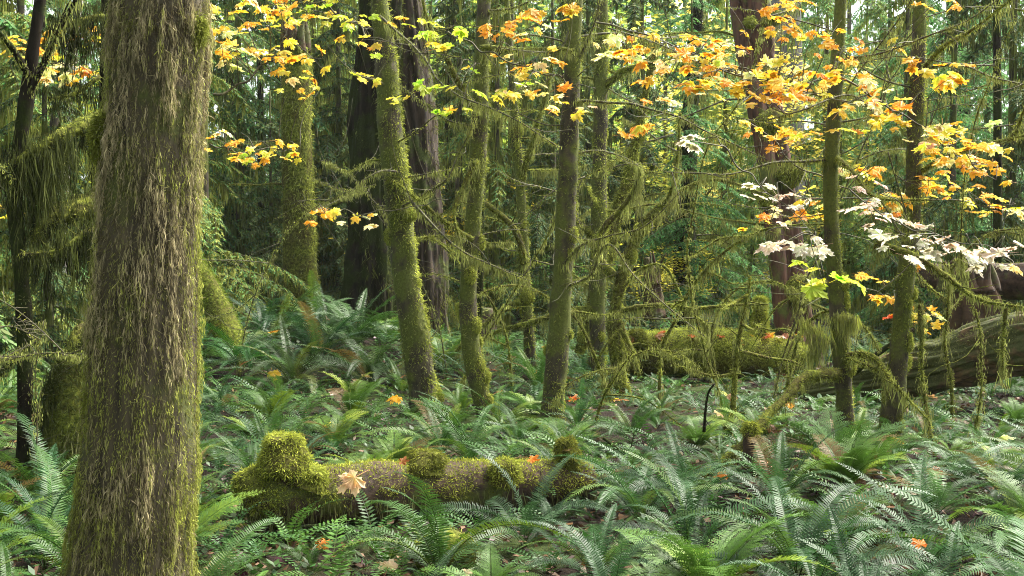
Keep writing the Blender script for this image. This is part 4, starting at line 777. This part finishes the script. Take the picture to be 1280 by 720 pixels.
# ------------------------------------------------------------------ ferns
def frond_mesh(seed, L, e0, e1, wmax, npair, kind=0):
    r = np.random.default_rng(seed); B = Buf(); n = 24; t = np.linspace(0, 1, n); e = np.radians(e0 + (e1 - e0) * t ** 1.1)
    ds = L / (n - 1); x = np.concatenate([[0], np.cumsum(np.cos(e[:-1]) * ds)]); z = np.concatenate([[0], np.cumsum(np.sin(e[:-1]) * ds)])
    yb = .10 * L * t ** 2 * r.standard_normal(); C = np.stack([x, yb, z], 1)
    g, _ = tube(C[::3], [.0035, .0012], 3, 14 if kind != 2 else 6); add_tube(B, g, (.7, .65, .3))
    tp = np.linspace(.16, .995, npair); c = np.stack([np.interp(tp, t, C[:, k]) for k in range(3)], 1)
    T = unit(np.stack([np.interp(tp, t, np.gradient(C[:, k])) for k in range(3)], 1)); Ys = np.array([0, 1., 0]); U = unit(np.cross(T, Ys))
    if kind != 1: prof = np.clip(np.minimum(1, (tp - .10) * 7) * (1 - tp ** 3.2) ** .8, .04, 1)
    else: prof = np.clip(np.sin(np.clip(tp, 0, 1) ** .75 * math.pi) ** .8, .04, 1)
    sp = L * .84 / npair
    twist = .5 * r.standard_normal()
    for s in (-1, 1):
        ln = wmax * prof * (.92 + .16 * r.random(npair)); tw = twist * tp * .5
        Yr = Ys * np.cos(tw)[:, None] + U * np.sin(tw)[:, None]
        d = unit(Yr * s + T * (.22 + .35 * tp[:, None] ** 2) - U * (-.12 + .1 * r.standard_normal((npair, 1)))) * ln[:, None]
        hw = T * (sp * (.42 if kind == 1 else .36)); droop = U * (ln * .16)[:, None]
        b = c; v = np.stack([b - hw * .9, b + hw * .9, b + d * .5 + hw * .85 + droop * .5, b + d + T * (ln * .10)[:, None] - droop * .3, b + d * .5 - hw * .85 + droop * .5], 1).reshape(-1, 3)
        if kind == 2: diamonds(B, b, d, hw * .95, np.array([.9, 1., .9]) * (.8 + .4 * r.random((npair, 1)))); continue
        if kind == 0:
            k_ = np.arange(npair)[:, None] * 5; col = np.repeat(np.array([.9, 1., .9]) * (.8 + .4 * r.random((npair, 1))), 5, 0)
            B.add(v, k_ + np.array([0, 1, 2, 4]), col); B.more(k_ + np.array([4, 2, 3]))
        else:      # twice-divided frond: each pinna carries leaflets
            K = 7; f = (np.arange(K) + .6) / K; pos = (c[:, None] + d[:, None] * f[None, :, None]).reshape(-1, 3); dd = np.repeat(unit(d), K, 0); ln2 = np.repeat(ln, K) * np.tile(1 - f * .8, npair) * .42
            for q in (-1, 1):
                l_ = (np.repeat(T, K, 0) * q + dd * .45) * ln2[:, None]; diamonds(B, pos, l_, unit(dd) * (np.repeat(ln, K) / K * .42)[:, None], np.array([1., 1., .9]) * (.8 + .4 * r.random((len(pos), 1))))
    return B.mesh('frond', M_FERN, False)
FR = [frond_mesh(s, 1.0, e0, e1, w_, 52) for s, e0, e1, w_ in ((1, 72, -28, .10), (2, 64, -45, .10), (3, 54, -35, .09), (4, 80, 0, .10), (5, 44, -30, .105), (6, 60, -60, .095), (7, 34, -25, .10), (8, 70, 12, .09), (9, 74, -50, .10))]
FB = [frond_mesh(20 + s, 1.0, e0, e1, w_, 26, 1) for s, e0, e1, w_ in ((1, 70, -10, .15), (2, 60, -30, .16), (3, 50, -10, .14), (4, 76, 0, .15))]
ferns = []
def fern(x, y, size, nf, tone=None, wood=False, spread=0., az=None, label=None, yaws=None):
    t = thing('wood_fern' if wood else 'sword_fern', label or 'x', 'fern', (x, y, GZ(x, y) - .01), 'ferns covering the clearing')
    tone0 = tone; tone = tone or random.choice([(.032, .085, .018), (.042, .10, .018), (.028, .07, .02), (.045, .10, .016), (.034, .078, .024)])
    if y < 8.5 and x > .3 and not tone0: tone = random.choice([(.058, .13, .036), (.045, .105, .034), (.07, .15, .036), (.034, .085, .026)])
    if y > 8.5 and not wood and not label: tone = random.choice([(.06, .14, .018), (.05, .12, .022), (.042, .11, .03), (.075, .15, .018)])
    if wood: tone = random.choice([(.10, .21, .03), (.085, .19, .035), (.12, .22, .03)])
    for k in range(nf):
        a = (az if az is not None else 0) + (k / nf * 6.283 + rn(1)[0] * .25); f = (FB if wood else FR)[RNG.integers(4 if wood else 9)]
        if yaws: a = yaws[k]; f = FR[(0, 3, 8, 7)[k % 4]]
        br = .62 + .45 * RNG.random(); yl = 1.0
        if RNG.random() < .045 and y > 6.2: c = (.16, .10, .03)
        elif RNG.random() < .16: c = tuple(np.array(tone) * [1.9, 1.35, .8])
        else: c = tuple(np.array(tone) * br)
        inst('frond', f, t, rot=((rn(1)[0]) * .14, rn(1)[0] * .12, a), sc=size * (.7 + .45 * RNG.random()), color=c)
    ferns.append((t, x, y, bool(label)))
# hero ferns
def fh(px, py, Y_, **k): x = (px - 640) / FPX * Y_; fern(x, Y_, **k)
fh(548, 0, 6.2, size=.82, nf=17, label='upright sword fern whose tall fronds stand against the foreground mossy log')
fh(655, 0, 6.7, size=.68, nf=12, label='arching sword fern spilling below the log\'s bright moss knob')
fh(300, 0, 5.35, size=.42, nf=8, label='small yellow-green fern at the bottom beside the massive trunk', tone=(.13, .26, .03))
fh(385, 0, 6.35, size=.4, nf=8, label='low dark fern below the log\'s mossy left end')
fh(50, 0, 6.3, size=.75, nf=14, label='broad dark sword fern left of the massive trunk\'s foot', tone=(.03, .09, .03))
fh(0, 0, 5.4, size=.6, nf=12, label='sword fern in the photo\'s bottom left corner')
fh(330, 0, 14.6, size=.95, nf=22, tone=(.03, .085, .024), label='big sword fern crowning the bank left of the snapped snag'); fh(400, 0, 13.6, size=.9, nf=22, tone=(.025, .07, .022), label='big dark sword fern hanging over the front of the fern bank')
fh(860, 0, 6.6, size=.8, nf=14, label='large upright sword fern below the moss-capped stub'); fh(1000, 0, 6.0, size=.85, nf=15, label='large pale-sheened sword fern in the fern bed below the hummock')
fh(1165, 0, 6.2, size=.9, nf=14, label='widely arching sword fern in the bottom right fern bed'); fh(760, 0, 5.6, size=.6, nf=12, label='sword fern at the bottom edge below the log\'s right end')
for px_, y_, lb in ((300, 13.2, 'dark glossy fern at the left shoulder of the fern bank'), (365, 12.7, 'drooping dark fern low on the middle of the fern bank'), (440, 14.2, 'dark fern on the fern bank beside the buttressed giant'), (345, 14.2, 'upright dark fern on the top of the fern bank'), (400, 14.6, 'bushy dark fern below the snapped snag'), (462, 13.0, 'spreading dark fern between the fern bank and the leaning mossy tree')):
    fh(px_, 0, y_, size=.95, nf=20, tone=(.03 + .02 * RNG.random(), .08 + .03 * RNG.random(), .018), label=lb)
placed = [(f[1], f[2]) for f in ferns]
solid = []
for o_ in S.objects:
    if o_.parent is None and o_.type == 'EMPTY' and o_['category'] in ('tree', 'stump', 'dead tree'): solid.append((o_.location.x, o_.location.y, .22 if o_['category'] != 'tree' else .2))
def in_log(x, y):
    if abs(y - (7.2 + (x + .9) * .35)) < .34 and -1.5 < x < .5: return True
    px = 640 + FPX * x / y
    if 770 < px < 1010 and 14.2 < y < 15.4: return True
    if px > 1000 and abs(y - np.interp(px, [975, 1250, 1560], [13.4, 12.2, 11])) < .55: return True
    return math.hypot(x - P(166, 700, 5.2)[0], y - 5.2) < .42
tries = 0
while len(ferns) < 298 and tries < 60000:
    tries += 1; y = math.sqrt(4.9 ** 2 + RNG.random() * (15.8 ** 2 - 4.9 ** 2)) if RNG.random() > .6 else 4.9 + 5 * RNG.random()
    x = (RNG.random() - .5) * .86 * y; px = 640 + FPX * x / y
    dmin = .27 + .03 * y
    if 4.9 < y < 7.0 and 250 < px < 480: dmin = .6
    if 9 < y < 12 and 760 < px < 880 and RNG.random() < .6: continue
    if y < 6.95 and 330 < px < 500: continue
    if y < 5.3 and px < 280: continue
    if in_log(x, y) or any((x - a) ** 2 + (y - b) ** 2 < dmin ** 2 for a, b in placed) or any((x - a) ** 2 + (y - b) ** 2 < r_ ** 2 for a, b, r_ in solid): continue
    if y < 7.3 and 270 < px < 740: sz = .36 + .18 * RNG.random()
    else: sz = .5 + .32 * RNG.random()
    if y > 9: sz *= .84
    if 7.4 < y < 9 and px < 700: sz *= .75
    if 8.8 < y < 13.2 and px > 960: sz *= .68
    if 7.9 < y < 9.8 and 790 < px < 1045: sz *= .6
    if 11.5 < y < 16.2 and 740 < px < 1020: sz *= .55
    if 6.3 < y < 7.1 and 300 < px < 720: sz *= .6
    placed.append((x, y)); wood = (RNG.random() < .5 if (250 < px < 520 and 7.5 < y < 12) else RNG.random() < .22)
    fern(x, y, sz * (.8 if wood else 1), RNG.integers(13, 20), wood=wood)
LOW = [frond_mesh(60 + q, 1.0, e0, e1, .10, 19, 2) for q, (e0, e1) in enumerate(((66, -35), (50, -40), (76, -10), (58, -55), (40, -25)))]
LW = []
for me in LOW:
    co = np.empty(len(me.vertices) * 3, np.float32); me.vertices.foreach_get('co', co); c_ = np.empty(len(me.vertices) * 4, np.float32); me.attributes['Col'].data.foreach_get('color', c_)
    pf = {3: [], 4: []}
    for p_ in me.polygons: pf[len(p_.vertices)].append(tuple(p_.vertices))
    LW.append((co.reshape(-1, 3).astype(float), c_.reshape(-1, 4)[:, :3].astype(float), pf))
BF = Buf(); cnt = 0; tries = 0
while cnt < 460 and tries < 40000:
    tries += 1; y = math.sqrt(5.6 ** 2 + RNG.random() * (17.5 ** 2 - 5.6 ** 2)); x = (RNG.random() - .5) * .86 * y; px = 640 + FPX * x / y
    if (10 < y < 12 and 770 < px < 870) or (y < 6.95 and 330 < px < 500 and cnt % 3): continue
    if in_log(x, y) or any((x - a) ** 2 + (y - b) ** 2 < .25 ** 2 for a, b in placed) or any((x - a) ** 2 + (y - b) ** 2 < r_ ** 2 for a, b, r_ in solid): continue
    placed.append((x, y)); cnt += 1; z = GZ(x, y); tone = np.array(random.choice([(.045, .11, .02), (.06, .14, .02), (.035, .09, .024), (.08, .16, .025)])); sz = .34 + .2 * RNG.random()
    if (px > 960 and y < 13.5) or (740 < px < 1020 and y > 11): sz *= .75
    for k in range(9):
        v, c_, pf = LW[RNG.integers(5)]; a = k / 9 * 6.283 + rn(1)[0] * .3; s_ = sz * (.7 + .5 * RNG.random()); R_ = np.array([[math.cos(a), -math.sin(a), 0], [math.sin(a), math.cos(a), 0], [0, 0, 1]])
        BF.add((v * s_) @ R_.T + [x, y, z], pf[4], c_ * tone * (.8 + .45 * RNG.random()))
        if pf[3]: BF.more(pf[3])
o_ = bpy.data.objects.new('low_ferns', BF.mesh('low_ferns', M_FERN, False)); tag(link(o_), 'small low ferns filling the gaps between the large fern clumps', 'ferns', None, 'stuff')
# labels from surroundings
ORD = 'first second third fourth fifth sixth seventh eighth ninth tenth eleventh twelfth thirteenth fourteenth fifteenth sixteenth seventeenth eighteenth nineteenth twentieth twenty-first twenty-second twenty-third twenty-fourth twenty-fifth twenty-sixth twenty-seventh twenty-eighth twenty-ninth thirtieth'.split()
CNT = 'zero one two three four five six seven eight nine ten eleven twelve thirteen fourteen fifteen sixteen seventeen eighteen nineteen twenty'.split()
def label_by_place(items, noun):
    gr = {}
    for o_, x, y in items:
        s, lx, ly = min(landmarks, key=lambda l: (l[1] - x) ** 2 + (l[2] - y) ** 2); dx, dy = (x - lx) , y - ly
        rel = ('right of' if dx > 0 else 'left of') if abs(dx) > abs(dy) else ('behind' if dy > 0 else 'in front of')
        gr.setdefault((rel, s), []).append((x / y, o_))
    for (rel, s), L in gr.items():
        L.sort(key=lambda q: q[0]); n = len(L)
        for i, (_, o_) in enumerate(L):
            nn = noun(o_) if callable(noun) else noun
            pl = nn.split()[-1]
            if n == 1: o_['label'] = f'{nn} {rel} the {s}'
            else: o_['label'] = f'{nn}, {ORD[i]} from left of the {CNT[n]} {pl.replace("leaf", "leave") + "s"} {rel} the {s}' if n <= 20 else f'{nn} {rel} the {s}, number {i}'
label_by_place([(f[0], f[1], f[2]) for f in ferns if not f[3]], lambda o_: 'lacy fern' if o_.name.startswith('wood') else 'glossy fern')
# far ferns past the individuals
B = Buf()
FD = []
for me in (FR[0], FR[2], FR[4]):
    co = np.empty(len(me.vertices) * 3, np.float32); me.vertices.foreach_get('co', co); FD.append(me)
def low_frond(r, L):
    n = 9; t = np.linspace(.15, 1, n); e = np.radians(70 - 90 * t); x = np.cumsum(np.cos(e)) * L / n; z = np.cumsum(np.sin(e)) * L / n; return np.stack([x, x * 0, z], 1), t
nfar = 2400
y = 13.5 + 30 * rnd(nfar) ** 1.5; x = (rnd(nfar) - .5) * 1.0 * y; pxx = 640 + FPX * x / y; kk = ~(((pxx > 755) & (pxx < 1030) & (y < 17.2)) | ((pxx > 950) & (y < 15.2)) | ((pxx < 480) & (pxx > 250) & (y < 15.5))); x, y = x[kk], y[kk]; nfar = len(x); zz = ground_z(x, y); az = rnd(nfar) * 6.28; LL = .6 + .4 * rnd(nfar)
c0, t0_ = low_frond(None, 1.0)
for k in range(len(t0_) - 1):
    cx = c0[k][0] * LL; cz = c0[k][2] * LL; pos = np.stack([x + np.cos(az) * cx, y + np.sin(az) * cx, zz + cz], 1)
    w_ = .09 * (1 - t0_[k] ** 3) * LL
    for s in (-1, 1):
        for e in (0, .5):
            p2 = pos + (np.stack([np.cos(az), np.sin(az), az * 0], 1) * (c0[k + 1][0] - c0[k][0]) + np.array([0, 0, 1]) * (c0[k + 1][2] - c0[k][2])) * LL[:, None] * e
            d = np.stack([-np.sin(az) * s + np.cos(az) * .3, np.cos(az) * s + np.sin(az) * .3, az * 0 - .1], 1) * w_[:, None]
            diamonds(B, p2, d, np.stack([np.cos(az), np.sin(az), az * 0], 1) * .016, np.array([.045, .115, .022]) * (.6 + .9 * rnd(nfar, 1)))
o_ = bpy.data.objects.new('distant_ferns', B.mesh('distant_ferns', M_GREEN, False)); tag(link(o_), 'distant ferns and low greenery covering the ground under the far trees', 'ferns', None, 'stuff')

# ------------------------------------------------------------------ litter, low greenery, fallen leaves
n = 16000; y = np.sqrt(4.5 ** 2 + rnd(n) * (20 ** 2 - 4.5 ** 2)); y = np.where(rnd(n) < .4, 4.6 + 5 * rnd(n), y); x = (rnd(n) - .5) * .9 * y; a = rnd(n) * 6.28
p = np.stack([x, y, ground_z(x, y) + .012 + .02 * rnd(n)], 1); B = Buf()
d = np.stack([np.cos(a), np.sin(a), rn(n) * .25], 1) * (.02 + .05 * rnd(n, 1)); sv = unit(np.cross(d, [0, 0, 1]) + rn(n, 3) * .3) * (.008 + .022 * rnd(n, 1))
cs = np.array([(.10, .05, .025), (.16, .075, .03), (.05, .028, .018), (.22, .11, .04), (.3, .17, .1), (.07, .02, .03)])[RNG.integers(0, 6, n)]
diamonds(B, p, d, sv, cs * (.6 + .7 * rnd(n, 1))); o_ = bpy.data.objects.new('leaf_litter', B.mesh('leaf_litter', M_LITTER, False)); tag(link(o_), 'brown leaf litter and twigs strewn over the forest floor', 'leaf litter', None, 'stuff')
n = 20000; y = np.sqrt(5 ** 2 + rnd(n) * (24 ** 2 - 5 ** 2)); x = (rnd(n) - .5) * .9 * y; q = np.stack([x, y, x * 0], 1); kk = fbm(q * .9, 77, 3) > -.03; x, y = x[kk], y[kk]; n = len(x); a = rnd(n) * 6.28; B = Buf()
for e in range(3):
    ae = a + e * 2.1 + rn(n) * .3; h = .03 + .10 * rnd(n); p = np.stack([x, y, ground_z(x, y) + h * .6], 1)
    d = np.stack([np.cos(ae), np.sin(ae), .35 + rn(n) * .3], 1) * (.035 + .035 * rnd(n, 1)); sv = unit(np.cross(d, [0, 0, 1])) * (.010 + .012 * rnd(n, 1))
    diamonds(B, p, d, sv, np.array([.045, .105, .02]) * (.5 + .9 * rnd(n, 1)) * (1 + rn(n, 3) * .15))
o_ = bpy.data.objects.new('ground_cover', B.mesh('ground_cover', M_GREEN, False)); tag(link(o_), 'small green leafy plants and moss covering the soil between ferns', 'ground cover', None, 'stuff')

def fallen(p, s, col, label=None, nrm=None, yaw=None):
    nrm = unit(np.array(nrm if nrm is not None else [rn(1)[0] * .25, -.25 + rn(1)[0] * .25, 1.])); q = Vector(nrm).to_track_quat('Z', 'Y').to_matrix() @ Matrix.Rotation(RNG.random() * 6.28 if yaw is None else yaw, 3, 'Z')
    o_ = inst('fallen_leaf', LEAVES[RNG.integers(6)], None, p, q.to_euler(), s, col); tag(o_, label or 'x', 'leaf', 'fallen maple leaves'); return o_
fallen(P(443, 597, 6.84), .23, (.85, .60, .40), 'large pale peach maple leaf draped over the front of the foreground mossy log', (0.1, -.75, .6), 2.2)
fallen(P(664, 574, 7.6), .12, (.8, .3, .04), 'small orange leaf resting on top of the log beside its bright knob', (0, -.5, 1))
fallen(P(502, 577, 7.25), .1, (.4, .15, .05), 'small brown leaf on top of the log by the dark stub', (0, -.6, 1))
fallen(P(15, 618, 7.4), .22, (.75, .62, .45), 'pale cream leaf caught on ferns at the photo\'s left edge', (0, -.5, 1))
fallen(P(905, 592, 7.9), .14, (.75, .3, .05), 'orange leaf in the ferns left of the moss-capped stub', (0, -.5, 1)); fallen(P(955, 580, 8.4), .17, (.8, .5, .36), 'pale peach leaf just right of the moss-capped stub', (0, -.6, 1))
fallen(P(485, 708, 6.0), .16, (.78, .62, .45), 'pale leaf lying at the bottom between ferns below the log', (0, -.5, 1)); fallen(P(1150, 681, 6.0), .12, (.75, .26, .04), 'orange leaf deep in the bottom right fern bed', (0, -.6, 1))
fallen(P(1166, 586, 7.6), .17, (.42, .22, .12), 'brown withered leaf on the fern bed right of the leaning tree', (0, -.7, 1)); fallen(P(400, 680, 6.3), .13, (.8, .3, .04), 'orange leaf on the fern below the log\'s left end', (0, -.6, 1))
FL = []
for k in range(75):
    y = 7.6 + 10 * RNG.random(); x = (RNG.random() - .5) * .8 * y; col = PAL_C('OBRYKBCBO'[RNG.integers(9)])
    FL.append((fallen((x, y, GZ(x, y) + .04 + .22 * RNG.random()), .12 + .1 * RNG.random(), col), x, y))
for k in range(26):
    px = 790 + 210 * RNG.random(); q = P(px, 416 + 8 * RNG.random(), 14.6 + .4 * RNG.random()); FL.append((fallen(q, .14 + .08 * RNG.random(), PAL_C('OOKRB'[RNG.integers(5)])), q[0], q[1]))
label_by_place(FL, 'fallen leaf')
for (o_, px, Y_), i in zip(con, range(999)): pass
# conifer labels: by tint, row and neighbours
con.sort(key=lambda c_: c_[0].location.x / max(1, c_[0].location.y))
rows = {}
for t, px, Y_ in con:
    x = t.location.x; out = abs(x) > .42 * Y_
    key = 'out' if out else ('near' if Y_ < 23 else 'mid' if Y_ < 34 else 'far' if Y_ < 55 else 'last')
    rows.setdefault(key, []).append(t)
desc = {'near': ('feathery hemlock with drooping boughs', 'nearest row behind the clearing'), 'mid': ('moss-streaked hemlock', 'second row of conifers'), 'far': ('hazy blue-green conifer', 'third row of conifers'), 'last': ('faint conifer', 'farthest row of the forest'), 'out': ('hemlock', 'off-view trees, most added to shade the clearing')}
for key, L in rows.items():
    for i, t in enumerate(L):
        t['label'] = f'{desc[key][0]}, {ORD[i] if i < 30 else str(i)} from left in the {desc[key][1]}'

# ------------------------------------------------------------------ forest air
HAZE = .0003
if HAZE:
    m, t_ = mat('forest_air'); out = t_.nodes.new('ShaderNodeOutputMaterial'); pv = t_.nodes.new('ShaderNodeVolumePrincipled')
    pv.inputs['Color'].default_value = (.92, .97, 1, 1); pv.inputs['Density'].default_value = HAZE; t_.links.new(pv.outputs[0], out.inputs['Volume'])
    B = Buf(); x0, x1, y0, y1, z0, z1 = -620, 620, -420, 720, -12, 34
    v = [(x, y, z) for z in (z0, z1) for x, y in ((x0, y0), (x1, y0), (x1, y1), (x0, y1))]
    B.add(v, [[0, 3, 2, 1], [4, 5, 6, 7], [0, 1, 5, 4], [1, 2, 6, 5], [2, 3, 7, 6], [3, 0, 4, 7]])
    o_ = bpy.data.objects.new('haze', B.mesh('haze', m, False)); tag(link(o_), 'thin moist forest air', 'haze', None, 'stuff')
